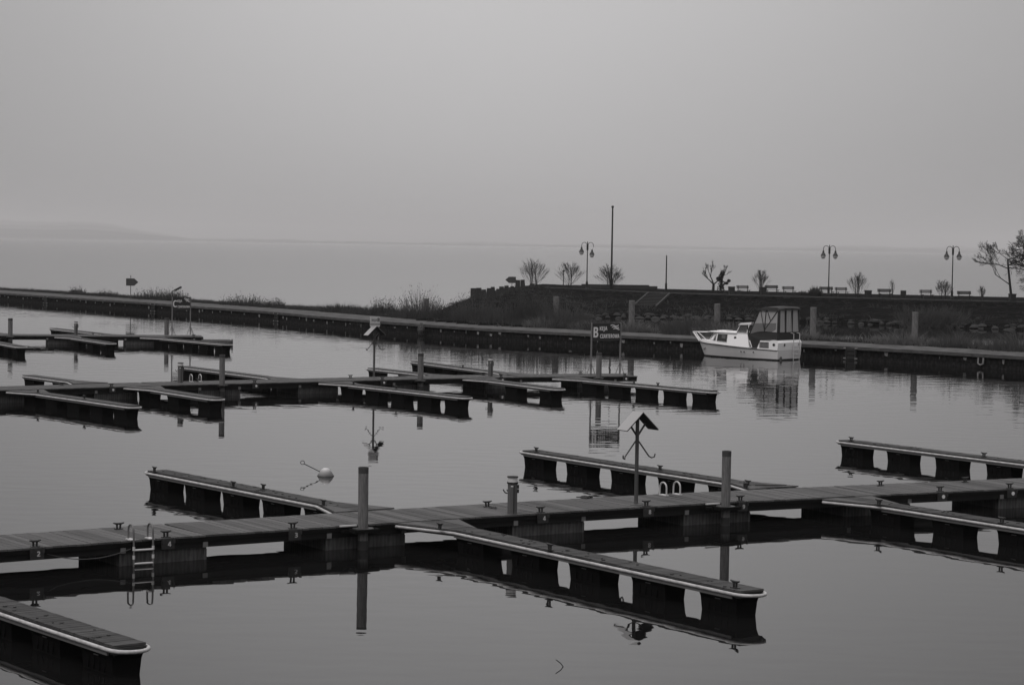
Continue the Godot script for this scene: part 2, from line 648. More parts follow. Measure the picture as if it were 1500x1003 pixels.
# ------------------------------------------------------------------ quay
func quay() -> void:
	var total := quay_s(59.9)
	var q := thing("quay_wall", "long low concrete quay wall running across the harbour behind the boat", "quay wall", quay_at(0.0))
	var o := q.position
	var face := MB.new()
	var prev: Array = []
	for k in 121:
		var s := total * k / 120.0
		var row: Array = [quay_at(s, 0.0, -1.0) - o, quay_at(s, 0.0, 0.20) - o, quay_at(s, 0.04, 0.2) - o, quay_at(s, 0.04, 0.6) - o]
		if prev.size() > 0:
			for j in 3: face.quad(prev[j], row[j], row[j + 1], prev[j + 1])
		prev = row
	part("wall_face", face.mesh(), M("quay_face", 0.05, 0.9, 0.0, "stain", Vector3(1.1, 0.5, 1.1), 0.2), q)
	# coping slabs, each its own piece
	var s := 0.0
	var slab_len := 4.0
	while s < total - slab_len:
		var a := quay_at(s + 0.015, -0.08)
		var b := quay_at(s + slab_len - 0.015, -0.08)
		var c := quay_at(s + slab_len - 0.015, 0.62)
		var d := quay_at(s + 0.015, 0.62)
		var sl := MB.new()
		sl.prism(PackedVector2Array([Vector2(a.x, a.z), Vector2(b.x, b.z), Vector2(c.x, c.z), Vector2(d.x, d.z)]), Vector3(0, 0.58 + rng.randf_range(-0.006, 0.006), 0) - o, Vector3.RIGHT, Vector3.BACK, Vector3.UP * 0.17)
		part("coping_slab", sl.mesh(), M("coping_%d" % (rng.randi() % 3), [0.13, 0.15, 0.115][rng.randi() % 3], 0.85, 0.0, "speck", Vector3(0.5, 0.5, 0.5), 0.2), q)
		s += slab_len
	# pale lime patches and drip marks below the coping
	var drip := MB.new()
	s = 60.0
	while s < total - 30.0:
		s += rng.randf_range(0.5, 2.6)
		var w := rng.randf_range(0.06, 0.3)
		var hh := rng.randf_range(0.06, 0.26)
		var yt := rng.randf_range(0.42, 0.56)
		var p0 := quay_at(s, 0.034, yt) - o
		var p1 := quay_at(s + w, 0.034, yt - 0.01) - o
		var p2 := quay_at(s + w * 0.8, 0.034, yt - hh) - o
		var p3 := quay_at(s + w * 0.1, 0.034, yt - hh * 0.8) - o
		drip.quad(p3, p2, p1, p0)
	var dr := part("lime_stain", drip.mesh(), M("lime_stain", 0.2, 0.9), q)
	dr.set_meta("kind", "stuff")
	# flat path on top and the earth verge behind it
	var path := MB.new()
	var verge := MB.new()
	var pp: Array = []
	for k in 161:
		var ss := total * k / 160.0
		var wob := 0.25 * sin(ss * 0.7) + 0.2 * sin(ss * 0.31)
		var row: Array = [quay_at(ss, 0.6, 0.745), quay_at(ss, 4.4 + wob, 0.755), quay_at(ss, 4.0, 0.74), quay_at(ss, 5.2, 0.83), quay_at(ss, 6.8, 0.8), quay_at(ss, 8.6, -0.6)]
		if pp.size() > 0:
			path.quad(pp[0], row[0], row[1], pp[1])
			for j in range(2, 5): verge.quad(pp[j], row[j], row[j + 1], pp[j + 1])
		pp = row
	struct("quay_path", path.mesh(), M("quay_path", 0.125, 0.9, 0.0, "speck", Vector3(0.15, 0.15, 0.15), 0.2))
	struct("verge_bank", verge.mesh(), M("verge_soil", 0.03, 0.95, 0.0, "stain", Vector3(0.6, 0.6, 0.6), 0.1))
	# dark ladder recesses with pale brackets, and other small fittings on the wall
	var rec := [[-42.4, "rusty pole shaped"], [-29.7, "second"], [-17.5, "third"], [18.71, ""]]
	var names := ["iron quay ladder on the far left stretch of the quay wall", "iron quay ladder on the wall just left of the left pier sign", "iron quay ladder on the wall below the first tall reeds", "iron quay ladder with pale corner brackets right of the boat"]
	for k in 4:
		var sx := quay_s(rec[k][0])
		var lad := thing("quay_ladder", names[k], "ladder", quay_at(sx, -0.02, 0.0), 0.0, "ladders on the quay wall")
		var t3 := (quay_at(sx + 0.3) - quay_at(sx - 0.3)).normalized()
		lad.rotation.y = yaw(t3.x, t3.z)
		var rail := MB.new()
		rail.tube([Vector3(0, -0.4, 0.1), Vector3(0, 0.74, 0.1)], 0.035, 6)
		for e in [-0.3, 0.3]: part("rail", rail.mesh(), M("black_iron", 0.012, 0.6), lad, Vector3(e, 0, 0))
		var rung := MB.new()
		rung.tube([Vector3(-0.3, 0, 0.1), Vector3(0.3, 0, 0.1)], 0.025, 6)
		for e in 3: part("rung", rung.mesh(), M("black_iron", 0.012), lad, Vector3(0, 0.12 + e * 0.22, 0))
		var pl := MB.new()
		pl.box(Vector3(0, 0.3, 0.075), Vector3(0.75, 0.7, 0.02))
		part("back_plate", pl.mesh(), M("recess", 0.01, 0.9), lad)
		var br := MB.new()
		br.box(Vector3.ZERO, Vector3(0.16, 0.07, 0.05))
		for e in [[-0.38, 0.66], [0.38, 0.66], [-0.38, 0.1], [0.38, 0.1]]:
			part("bracket", br.mesh(), M("pale_bracket", 0.18), lad, Vector3(e[0], e[1], 0.12))
	var hs := quay_s(-5.6)
	var fend := MB.new()
	fend.lathe(Vector3.ZERO, [[0.0, -0.4], [0.16, -0.36], [0.24, -0.1], [0.22, 0.1], [0.16, 0.28], [0.1, 0.4], [0.0, 0.42]], 10)
	one("mooring_fender", fend.mesh(), M("old_fender", 0.2, 0.9, 0.0, "stain", Vector3(2, 2, 2)), "ragged pale fender hanging on the quay wall right of the white pier board", "fender", quay_at(hs, -0.45, 0.45))
	var us := quay_s(24.5)
	var ub := MB.new()
	ub.tube([Vector3(-0.16, 0.3, 0), Vector3(-0.17, 0.0, 0.02), Vector3(0.0, -0.08, 0.04), Vector3(0.17, 0.0, 0.02), Vector3(0.16, 0.3, 0)], 0.045, 6)
	one("mooring_ring", ub.mesh(), M("pale_bracket", 0.18), "pale open mooring shackle low on the quay wall at the right", "mooring ring", quay_at(us, -0.06, 0.25), yaw(0.65, 0.76))

# ------------------------------------------------------------------ plants
func blades(n: int, w: float, h: float, lean: float, thick: float, seed_heads := 0.0) -> ArrayMesh:
	var b := MB.new()
	for i in n:
		var a := rng.randf() * TAU
		var rr := w * sqrt(rng.randf())
		var p := Vector3(cos(a) * rr, -0.05, sin(a) * rr)
		var hh := h * (0.3 + 0.7 * pow(rng.randf(), 1.7)) * (1.0 - 0.55 * pow(rr / w, 1.5))
		var d := Vector3(cos(a), 0, sin(a)) * lean * hh * rng.randf_range(0.2, 1.0) + Vector3(rng.randf_range(-1, 1), 0, rng.randf_range(-1, 1)) * lean * hh * 0.4
		var side := Vector3(rng.randf_range(-1, 1), 0, rng.randf_range(-1, 1)).normalized() * thick
		var m := p + d * 0.35 + Vector3.UP * hh * 0.6
		var t := p + d + Vector3.UP * hh * 0.97
		b.quad(p - side, p + side, m + side * 0.8, m - side * 0.8)
		b.tri(m - side * 0.8, m + side * 0.8, t)
		if rng.randf() < seed_heads:
			var sd := thick * 2.6
			b.box(t, Vector3(sd, sd * 2.4, sd), Basis(Vector3.BACK, d.x))
	return b.mesh()

func twigs(b: MB, p: Vector3, d: Vector3, l: float, r: float, depth: int, spread: float, up: float) -> void:
	var q := p + d * l * 0.5 + Vector3(rng.randf_range(-1, 1), rng.randf_range(-0.4, 0.4), rng.randf_range(-1, 1)) * l * 0.06
	var e := q + (d + Vector3(rng.randf_range(-1, 1), up, rng.randf_range(-1, 1)) * 0.15).normalized() * l * 0.5
	b.tube([p, q, e], [maxf(r, finest), maxf(r * 0.82, finest), maxf(r * 0.62, finest * 0.8)], 4 if depth > 1 else 3)
	if depth <= 0: return
	var k := 3 if depth > 1 else 4
	for i in k:
		var nd := (d + Vector3(rng.randf_range(-1, 1), rng.randf_range(-0.6, 1.0) + up, rng.randf_range(-1, 1)) * spread).normalized()
		var at := q.lerp(e, rng.randf_range(0.1, 1.0)) if i > 0 else e
		twigs(b, at, nd, l * rng.randf_range(0.55, 0.8), r * 0.58, depth - 1, spread, up)

func sapling(at: Vector3, h: float, stems: int, label: String, fan: float, group := "") -> void:
	var o := thing("bare_shrub", label, "shrub", at, 0.0, group)
	for i in stems:
		var st := MB.new()
		var lean := Vector3(rng.randf_range(-1, 1) * fan * 0.35, 1, rng.randf_range(-1, 1) * fan * 0.3).normalized()
		var foot := Vector3(rng.randf_range(-0.3, 0.3) * fan * 2.0, -0.1, rng.randf_range(-0.3, 0.3))
		var hh := h * rng.randf_range(0.75, 1.0)
		var tip := foot + lean * hh
		st.tube([foot, foot.lerp(tip, 0.5) + Vector3(0.04, 0, 0.02), tip], [0.05, 0.035, 0.014], 5)
		var bark := M("twig_bark", 0.02, 0.9)
		part("stem", st.mesh(), bark, o)
		var br := MB.new()
		for k in (22 if fan > 0.35 else 6):
			var f := rng.randf_range(0.04, 0.92)
			var p := foot.lerp(tip, f)
			var a := rng.randf() * TAU
			var d := Vector3(cos(a) * fan * 1.3, rng.randf_range(0.6, 1.3), sin(a) * fan).normalized()
			twigs(br, p, d, h * 0.36 * (1.15 - f * 0.8), 0.009, 2, 0.3, 0.3)
		part("branches", br.mesh(), bark, o)

func scatter(called: String, mesh: Mesh, m: Material, xf: Array) -> void:
	var mm := MultiMesh.new()
	mm.transform_format = MultiMesh.TRANSFORM_3D
	mm.mesh = mesh
	mm.instance_count = xf.size()
	for i in xf.size(): mm.set_instance_transform(i, xf[i])
	var o := MultiMeshInstance3D.new()
	o.name = numbered(called)
	o.multimesh = mm
	o.material_override = m
	add_child(o)
	o.set_meta("kind", "stuff")
	o.set_meta("label", {"verge_grass": "dry pale grass along the back of the quay path", "dark_weeds": "low dark weeds along the back of the quay path", "slope_scrub": "rough tufts of scrub on the headland slope", "slope_grass": "short dark winter grass on the headland slope"}[called])
	o.set_meta("category", "grass")

func leafy(key: String, g: float) -> StandardMaterial3D:
	var m := M(key, g, 0.9, 0.0, "", Vector3.ONE, 0.15)
	m.backlight_enabled = true
	m.backlight = Color(0.25, 0.25, 0.25)
	m.cull_mode = BaseMaterial3D.CULL_DISABLED
	return m

func vegetation() -> void:
	var dark := leafy("dark_weed", 0.035)
	var dry := leafy("dry_grass", 0.1)
	var mid := leafy("dull_grass", 0.055)
	var tuft := blades(26, 0.28, 0.42, 0.7, 0.012)
	var xs: Array = []
	var wk: Array = []
	var total := quay_s(59.0)
	for i in 7000:
		var s := rng.randf_range(95.0, total)
		var off := rng.randf_range(4.3, 7.2)
		var p := quay_at(s, off)
		var right := smoothstep(0.0, 10.0, p.x)
		var sc := (0.4 + 0.9 * pow(rng.randf(), 2.0)) * lerpf(0.9, 1.5, right)
		var xf := Transform3D(Basis(Vector3.UP, rng.randf() * TAU).scaled(Vector3(sc, sc * rng.randf_range(0.6, 1.1), sc)), p + Vector3.UP * 0.76)
		if rng.randf() < (0.45 if p.x > 2.0 else 0.12): xs.append(xf)
		else: wk.append(xf)
	for i in 7800:
		var p := quay_at(quay_s(rng.randf_range(-24.0, 3.0) if i % 3 > 0 else rng.randf_range(-52.0, -20.0)), rng.randf_range(4.4, 7.4))
		var sc := (0.5 + 1.1 * pow(rng.randf(), 2.2)) * lerpf(0.55, 1.25, smoothstep(-19.0, -8.0, p.x))
		wk.append(Transform3D(Basis(Vector3.UP, rng.randf() * TAU).scaled(Vector3(sc, sc * rng.randf_range(0.8, 1.6), sc)), p + Vector3.UP * 0.74))
	scatter("verge_grass", tuft, dry, xs)
	scatter("dark_weeds", tuft, dark, wk)
	var sl: Array = []
	for i in 24000:
		var x := rng.randf_range(-6.0, 58.0)
		var z := rng.randf_range(-222.0, -140.0)
		if z > quay_z(x) - 6.0 or z < edge_z(x) - 1.2: continue
		var h := ground_h(x, z)
		if h < 0.15: continue
		var sc := rng.randf_range(0.35, 0.8)
		sl.append(Transform3D(Basis(Vector3.UP, rng.randf() * TAU).scaled(Vector3(sc * 1.5, sc * 0.8, sc * 1.5)), Vector3(x, h - 0.04, z)))
	scatter("slope_grass", blades(14, 0.4, 0.3, 0.9, 0.02), leafy("slope_blades", 0.03), sl)
	var scrub: Array = []
	for i in 1500:
		var x := rng.randf_range(-5.0, 56.0)
		var z := rng.randf_range(-214.0, -140.0)
		if z > quay_z(x) - 5.0 or z < edge_z(x) + 1.5: continue
		var h := ground_h(x, z)
		if h < 0.1: continue
		var low := 1.0 - clampf((h - 0.3) / 1.4, 0.0, 1.0)
		if rng.randf() > 0.25 + 0.75 * low and x > 7.0: continue
		var sc := rng.randf_range(0.7, 2.0) * (0.7 + 0.5 * low)
		scrub.append(Transform3D(Basis(Vector3.UP, rng.randf() * TAU).scaled(Vector3(sc * 1.4, sc, sc * 1.4)), Vector3(x, h - 0.05, z)))
	scatter("slope_scrub", tuft, leafy("scrub_blades", 0.042), scrub)
	# clumps one can tell apart along the back of the quay: x, offset, width, height, blades, tone, plumes, name, label, category
	var clumps := [
		[-45.6, 5.5, 0.7, 1.0, 260, 0, 0.2, "weed_clump", "small dark weed clump on the quay at the far left edge", "weeds"],
		[-42.0, 5.5, 1.1, 0.75, 300, 0, 0.2, "weed_clump", "low weed clump second from the left on the quay", "weeds"],
		[-36.0, 5.5, 1.9, 1.35, 520, 0, 0.25, "weed_clump", "broad feathery weed clump left of the arrow board on the quay", "weeds"],
		[-33.6, 5.5, 0.9, 1.25, 320, 0, 0.25, "weed_clump", "narrow feathery weed clump just left of the arrow board pole", "weeds"],
		[-26.6, 5.5, 1.8, 1.2, 480, 0, 0.25, "weed_clump", "broad weed clump between the arrow board and the left pier sign", "weeds"],
		[-23.6, 5.5, 0.7, 1.0, 260, 0, 0.25, "weed_clump", "small weed clump right behind the left pier sign", "weeds"],
		[-17.6, 5.5, 1.5, 0.95, 800, 0, 0.0, "dark_bush", "rounded dark bush alone on the quay right of the left pier sign", "bush"],
		[-14.0, 5.5, 0.9, 1.2, 420, 0, 0.3, "reed_clump", "dense dark reed clump at the left end of the tall reed row", "reeds"],
		[-11.3, 5.6, 1.3, 1.9, 520, 1, 0.35, "reed_clump", "tall pale stemmed reed clump with fanned stalks second from the left", "reeds"],
		[-8.9, 5.5, 1.2, 1.25, 640, 0, 0.15, "reed_clump", "low dense reed clump left of the white pier board", "reeds"],
		[-6.9, 5.6, 1.5, 1.75, 700, 2, 0.4, "reed_clump", "tall reed clump with dark plumes behind the white pier board", "reeds"],
		[-4.9, 6.4, 1.2, 1.55, 420, 2, 0.45, "reed_clump", "thin reed clump with nodding plumes between the taller reeds", "reeds"],
		[-3.9, 7.0, 1.5, 2.1, 640, 0, 0.45, "reed_clump", "tallest dark reed clump around the pale pile on the quay", "reeds"],
		[-1.9, 7.0, 1.6, 1.7, 640, 2, 0.4, "reed_clump", "tall reed clump just left of the dark stone blocks", "reeds"],
		[-1.6, 4.9, 1.2, 0.7, 520, 3, 0.0, "grass_tussock", "pale grass tussock at the foot of the headland left end", "grass tussock"],
		[1.2, 5.2, 1.2, 0.6, 480, 3, 0.0, "grass_tussock", "low pale grass tussock left of the leftmost basin pile", "grass tussock"],
		[4.0, 5.0, 1.2, 0.75, 520, 3, 0.0, "grass_tussock", "pale grass tussock just right of the leftmost basin pile", "grass tussock"],
		[7.6, 5.3, 1.7, 1.25, 1100, 2, 0.0, "dark_bush", "domed grey bush behind the right pier sign", "bush"],
		[10.1, 5.0, 2.2, 0.85, 900, 3, 0.0, "grass_tussock", "wide pale grass tussock right of the right pier sign", "grass tussock"],
		[13.2, 5.2, 1.6, 0.7, 600, 3, 0.0, "grass_tussock", "pale grass tussock behind the bow of the boat", "grass tussock"],
		[18.6, 5.3, 1.6, 0.8, 640, 3, 0.0, "grass_tussock", "pale grass tussock right of the boat stern", "grass tussock"],
		[21.0, 5.2, 1.2, 0.85, 620, 2, 0.0, "grass_tussock", "dark grass tussock left of the rightmost basin pile", "grass tussock"],
		[23.6, 5.4, 1.9, 1.0, 1000, 2, 0.0, "grass_tussock", "drooping grass tussock at the foot of the rightmost basin pile", "grass tussock"],
		[27.2, 5.4, 2.0, 1.1, 1000, 2, 0.0, "grass_tussock", "big drooping grass tussock near the right edge of the quay", "grass tussock"],
		[29.6, 5.2, 1.7, 0.9, 800, 2, 0.0, "grass_tussock", "dark grass tussock at the right edge of the picture", "grass tussock"],
	]
	for c in clumps:
		var lean := 0.35
		if c[7] == "grass_tussock": lean = 0.95
		if c[7] == "dark_bush": lean = 0.5
		var m := blades(int(c[4] * 1.5), c[2] * 1.15, c[3] * (1.5 if c[0] > -16.0 else 1.05), lean, 0.013 if c[7] != "dark_bush" else 0.02, c[6])
		one(c[7], m, [dark, leafy("reed_pale", 0.06), mid, dry][c[5]], c[8], c[9], quay_at(quay_s(c[0]), c[1], 0.76))
	# the big loose bush on the slope at the right
	var bb := MB.new()
	for k in 240:
		var a := rng.randf() * TAU
		var d := Vector3(cos(a) * 0.9, rng.randf_range(0.35, 1.2), sin(a) * 0.5).normalized()
		twigs(bb, Vector3(rng.randf_range(-2.2, 2.2), -0.2, rng.randf_range(-1, 1)), d, rng.randf_range(0.5, 1.1), 0.018, 2, 0.5, 0.2)
	one("loose_bush", bb.mesh(), M("bush_twig", 0.05, 0.95), "large loose grey bush on the slope below the rightmost lamp", "bush", Vector3(33.5, 0.15, -174.5))
	# bare shrubs and saplings on the promenade
	sapling(Vector3(2.2, 1.75, -221.0), 2.9, 4, "fan shaped bare shrub right of the left pointing arrow board", 0.75)
	sapling(Vector3(5.9, 1.75, -222.0), 2.7, 3, "thin bare shrub just left of the lamp with a dropped lantern", 0.6)
	sapling(Vector3(9.7, 1.75, -219.0), 2.4, 5, "fan shaped bare shrub at the foot of the tall flagpole", 0.8)
	sapling(Vector3(23.6, 1.75, -208.0), 2.2, 3, "slim bare shrub left of the benches behind the boat canopy", 0.45)
	sapling(Vector3(31.4, 1.75, -198.5), 2.1, 3, "slim bare shrub beside the bin left of the board on legs", 0.45)
	sapling(Vector3(34.6, 1.75, -198.8), 1.6, 2, "two thin bare stalks behind the bench left of the board on legs", 0.15)
	sapling(Vector3(38.6, 1.75, -195.8), 1.7, 3, "small bare shrub at the foot of the rightmost lamp", 0.5)
	sapling(Vector3(41.7, 1.75, -194.5), 1.3, 5, "row of thin dry stalks left of the leaning tree", 0.25)
	sapling(Vector3(45.3, 1.75, -191.0), 1.6, 3, "thin dry stalks at the right edge beside the bin", 0.3)
	for c in [[27.3, -205.5, 0.42, "low dark mound of weeds on the promenade left of the middle lamp"], [28.2, -203.8, 0.85, "dark cone shaped bush on the promenade left of the middle lamp"]]:
		one("dark_bush", blades(900, 0.6, c[2] * 1.5, 0.3, 0.03), dark, c[3], "bush", Vector3(c[0], 1.75, c[1]))
	finest = 0.0085
	# leaning bare tree near the right edge, and the larger one beside it
	var tr := thing("bare_tree", "leaning bare tree with a thin trunk near the right edge", "tree", Vector3(44.0, 1.75, -192.5))
	var bark := M("tree_bark", 0.018, 0.9)
	var tk := MB.new()
	tk.tube([Vector3(0, -0.2, 0), Vector3(-0.22, 1.5, 0), Vector3(-0.42, 2.9, 0.1), Vector3(-0.5, 3.7, 0.1)], [0.14, 0.11, 0.095, 0.07], 7)
	part("trunk", tk.mesh(), bark, tr)
	var limbs := [[Vector3(-0.22, 1.5, 0), Vector3(-0.9, 0.55, 0.1), 1.7, 0.05], [Vector3(-0.42, 2.9, 0.1), Vector3(-0.85, 0.35, -0.1), 1.2, 0.05], [Vector3(-0.46, 3.2, 0.1), Vector3(0.9, 0.4, 0.2), 1.7, 0.06], [Vector3(-0.5, 3.7, 0.1), Vector3(0.85, 0.3, 0.0), 1.4, 0.05], [Vector3(-0.44, 3.0, 0), Vector3(0.7, -0.1, 0.4), 1.2, 0.04], [Vector3(-0.48, 3.7, 0), Vector3(-0.75, 0.5, 0.2), 0.9, 0.035]]
	for L in limbs:
		var lb := MB.new()
		twigs(lb, L[0], L[1].normalized(), L[2] * 0.95, L[3], 5, 0.62, 0.03)
		part("limb", lb.mesh(), bark, tr)
	var tr2 := thing("bare_tree", "large bare tree with hanging limbs cut by the right edge", "tree", Vector3(47.0, 1.75, -191.0))
	var tk2 := MB.new()
	tk2.tube([Vector3(0.4, -0.2, 0), Vector3(0.2, 1.4, 0), Vector3(-0.2, 2.9, 0.1), Vector3(-0.6, 4.1, 0.1)], [0.25, 0.2, 0.15, 0.09], 8)
	part("trunk", tk2.mesh(), bark, tr2)
	var limbs2 := [[Vector3(-0.6, 4.1, 0.1), Vector3(-0.8, 0.35, 0.1), 1.25, 0.06], [Vector3(-0.45, 3.5, 0.1), Vector3(-0.95, 0.25, 0), 1.5, 0.07], [Vector3(-0.2, 2.9, 0.1), Vector3(-0.95, 0.0, 0), 1.7, 0.07], [Vector3(0.0, 2.3, 0), Vector3(-0.95, -0.05, 0.1), 1.5, 0.06], [Vector3(-0.3, 3.3, 0.1), Vector3(0.8, 0.4, 0.2), 1.4, 0.06], [Vector3(-0.5, 3.9, 0.1), Vector3(-0.3, 0.8, 0.2), 0.9, 0.05], [Vector3(-0.1, 2.6, 0.1), Vector3(-0.9, 0.2, 0.4), 1.5, 0.05], [Vector3(-0.35, 3.2, 0.1), Vector3(-0.9, 0.1, -0.3), 1.4, 0.05]]
	for L in limbs2:
		var lb := MB.new()
		twigs(lb, L[0], L[1].normalized(), L[2], L[3] * 1.3, 5, 0.7, -0.03)
		part("limb", lb.mesh(), bark, tr2)
	# small spreading tree beside an ivy grown stump
	var tr3 := thing("bare_tree", "small forked bare tree next to a dark ivy grown stump", "tree", Vector3(19.65, 1.75, -214.0))
	var tk3 := MB.new()
	tk3.tube([Vector3(-0.05, -0.3, 0), Vector3(0, 0.8, 0)], [0.16, 0.12], 7)
	part("trunk", tk3.mesh(), bark, tr3)
	for L in [[Vector3(-0.75, 0.7, 0), 1.2], [Vector3(-0.35, 0.95, 0), 1.3], [Vector3(0.6, 0.6, 0.1), 1.3]]:
		var lb := MB.new()
		twigs(lb, Vector3(0, 0.75, 0), L[0].normalized(), L[1] * 0.68, 0.07, 4, 0.5, 0.1)
		part("limb", lb.mesh(), bark, tr3)
	var iv := MB.new()
	for q in [[0.0, 0.3, 0.0, 0.4, 0.5], [0.05, 0.9, 0.0, 0.34, 0.5], [-0.05, 1.45, 0.0, 0.3, 0.4], [0.1, 1.85, 0.0, 0.22, 0.3], [-0.3, 1.35, 0.1, 0.22, 0.2], [0.75, 1.2, 0.0, 0.16, 0.14], [0.5, 0.95, 0.1, 0.2, 0.12]]:
		for k in 170:
			var d := Vector3(rng.randfn(), rng.randfn(), rng.randfn()).normalized() * pow(rng.randf(), 0.4)
			var p := Vector3(q[0] + d.x * q[3], q[1] + d.y * q[4], q[2] + d.z * q[3])
			var u := Vector3(rng.randf_range(-1, 1), rng.randf_range(-1, 1), rng.randf_range(-1, 1)).normalized() * 0.07
			var w := Vector3(rng.randf_range(-1, 1), rng.randf_range(-1, 1), rng.randf_range(-1, 1)).cross(u).normalized() * 0.06
			iv.quad(p - u, p + w, p + u, p - w)
	iv.tube([Vector3(0, -0.2, 0), Vector3(0, 1.7, 0)], 0.1, 6)
	iv.tube([Vector3(0.1, 0.6, 0), Vector3(0.8, 1.3, 0)], 0.04, 5)
	one("ivy_stump", iv.mesh(), dark, "upright dark stump overgrown with ivy beside the small forked tree", "stump", Vector3(20.35, 1.7, -213.6))

# ------------------------------------------------------------------ things on the promenade and quay
func street_lamp(at: Vector3, turn: float, h: float, drop: float, label: String) -> void:
	var o := thing("street_lamp", label, "street lamp", at, turn, "old fashioned lamps along the promenade")
	var iron := M("lamp_iron", 0.012, 0.6)
	var p := MB.new()
	p.lathe(Vector3.ZERO, [[0.17, -0.3], [0.17, 0.12], [0.12, 0.18], [0.12, 0.7], [0.085, 0.8], [0.06, 0.85], [0.045, h - 0.85], [0.1, h - 0.8], [0.1, h - 0.25], [0.05, h - 0.2], [0.04, h], [0.0, h + 0.05]], 10)
	part("post", p.mesh(), iron, o)
	for s in [-1.0, 1.0]:
		var arm := MB.new()
		var pts: Array = []
		for k in 9:
			var a := PI * k / 8.0
			pts.append(Vector3(s * (0.32 - 0.27 * cos(a)), h - 0.35 + 0.3 * sin(a), 0))
		pts.append(Vector3(s * 0.59, h - 0.5, 0))
		arm.tube(pts, 0.028, 6)
		part("arm", arm.mesh(), iron, o)
		var low := drop if s > 0 else 0.0
		if low > 0.0:
			var rod := MB.new()
			rod.tube([Vector3(0.59, h - 0.5, 0), Vector3(0.46, h - 0.6 - low, 0)], 0.008, 5)
			part("hanging_cable", rod.mesh(), iron, o)
		var c := Vector3(s * 0.59 if low == 0.0 else 0.46, h - 0.5 - low, 0)
		var cap := MB.new()
		cap.lathe(c, [[0.26, -0.52], [0.27, -0.5], [0.17, -0.32], [0.09, -0.18], [0.1, -0.15], [0.06, 0.0], [0.0, 0.03]], 12)
		part("lantern_cap", cap.mesh(), iron, o)
		var gl := MB.new()
		gl.lathe(c, [[0.0, -0.8], [0.12, -0.77], [0.2, -0.68], [0.23, -0.53]], 12)
		part("lantern_globe", gl.mesh(), clear("lamp_glass", 0.5, 0.75, 0.2), o)

func bench(at: Vector3, turn: float, label: String, light := false) -> void:
	var o := thing("park_bench", label, "bench", at, turn, "benches along the promenade")
	o.scale = Vector3(0.82, 0.85, 0.82)
	var wd := M("bench_pale", 0.16, 0.8) if light else M("bench_dark", 0.03, 0.8)
	var slat := MB.new()
	slat.box(Vector3.ZERO, Vector3(1.7, 0.04, 0.1))
	var sm := slat.mesh()
	for k in 4: part("seat_slat", sm, wd, o, Vector3(0, 0.45, -0.18 + k * 0.12))
	for k in 3: part("back_slat", sm, wd, o, Vector3(0, 0.66 + k * 0.12, -0.27 - k * 0.03), Basis(Vector3.RIGHT, -PI / 2 + 0.2))
	var leg := MB.new()
	leg.box(Vector3(0, 0.22, 0.16), Vector3(0.07, 0.48, 0.07))
	leg.box(Vector3(0, 0.47, -0.26), Vector3(0.07, 0.98, 0.07))
	leg.box(Vector3(0, 0.415, -0.05), Vector3(0.07, 0.05, 0.42))
	for s in [-0.65, 0.65]: part("leg", leg.mesh(), M("bench_leg", 0.03, 0.8), o, Vector3(s, 0, 0))

func arrow_board(at: Vector3, turn: float, h: float, flip: float, label: String) -> void:
	var o := thing("arrow_sign", label, "sign", at, turn)
	var p := MB.new()
	p.tube([Vector3(0, -0.4, 0), Vector3(0, h + (0.25 if flip > 0 else 0.0), 0)], 0.035, 6)
	part("pole", p.mesh(), M("sign_pole", 0.06, 0.6), o)
	var b := MB.new()
	b.prism(PackedVector2Array([Vector2(-0.4 * flip, -0.32), Vector2(0.32 * flip, -0.32), Vector2(0.68 * flip, 0.0), Vector2(0.32 * flip, 0.32), Vector2(-0.4 * flip, 0.32)]), Vector3(0, h - 0.34, 0.04), Vector3.RIGHT, Vector3.UP, Vector3.BACK * 0.03)
	part("board", b.mesh(), M("arrow_board", 0.035, 0.7), o)
	var t := MB.new()
	for k in 3: t.box(Vector3(0.05 * flip, h - 0.2 - k * 0.14, 0.073), Vector3(0.52, 0.035, 0.004))
	part("faded_stripes", t.mesh(), M("faded_print", 0.055, 0.7), o)

func pile(at: Vector3, top: float, r: float, key: String, g: float, label: String, rim := true, group := "") -> void:
	var o := thing("mooring_pile", label, "mooring pile", at, 0.0, group)
	var b := MB.new()
	b.lathe(Vector3.ZERO, [[r, -1.5], [r, top - (0.1 if rim else 0.0)], [r * 0.99, top - (0.1 if rim else 0.0)]] if rim else [[r, -1.5], [r, top - 0.03], [r * 0.92, top], [0.0, top]], 18)
	part("shaft", b.mesh(), M(key, g, 0.85, 0.0, "streak", Vector3(4, 0.5, 4), 0.2), o)
	var wet := MB.new()
	wet.lathe(Vector3.ZERO, [[r * 1.015, -0.3], [r * 1.015, 0.1 + r * 0.2], [r, 0.16 + r * 0.2]], 18)
	part("wet_band", wet.mesh(), M("wet_band", 0.02, 0.6), o)
	o.rotation = Vector3(rng.randf_range(-0.008, 0.008), 0, rng.randf_range(-0.006, 0.006))
	if rim:
		var c := MB.new()
		c.lathe(Vector3.ZERO, [[r * 1.01, top - 0.12], [r * 1.02, top], [r * 0.85, top + 0.005], [r * 0.85, top - 0.06], [0.0, top - 0.06]], 18)
		part("dark_rim", c.mesh(), M("pile_rim", 0.035, 0.8), o)

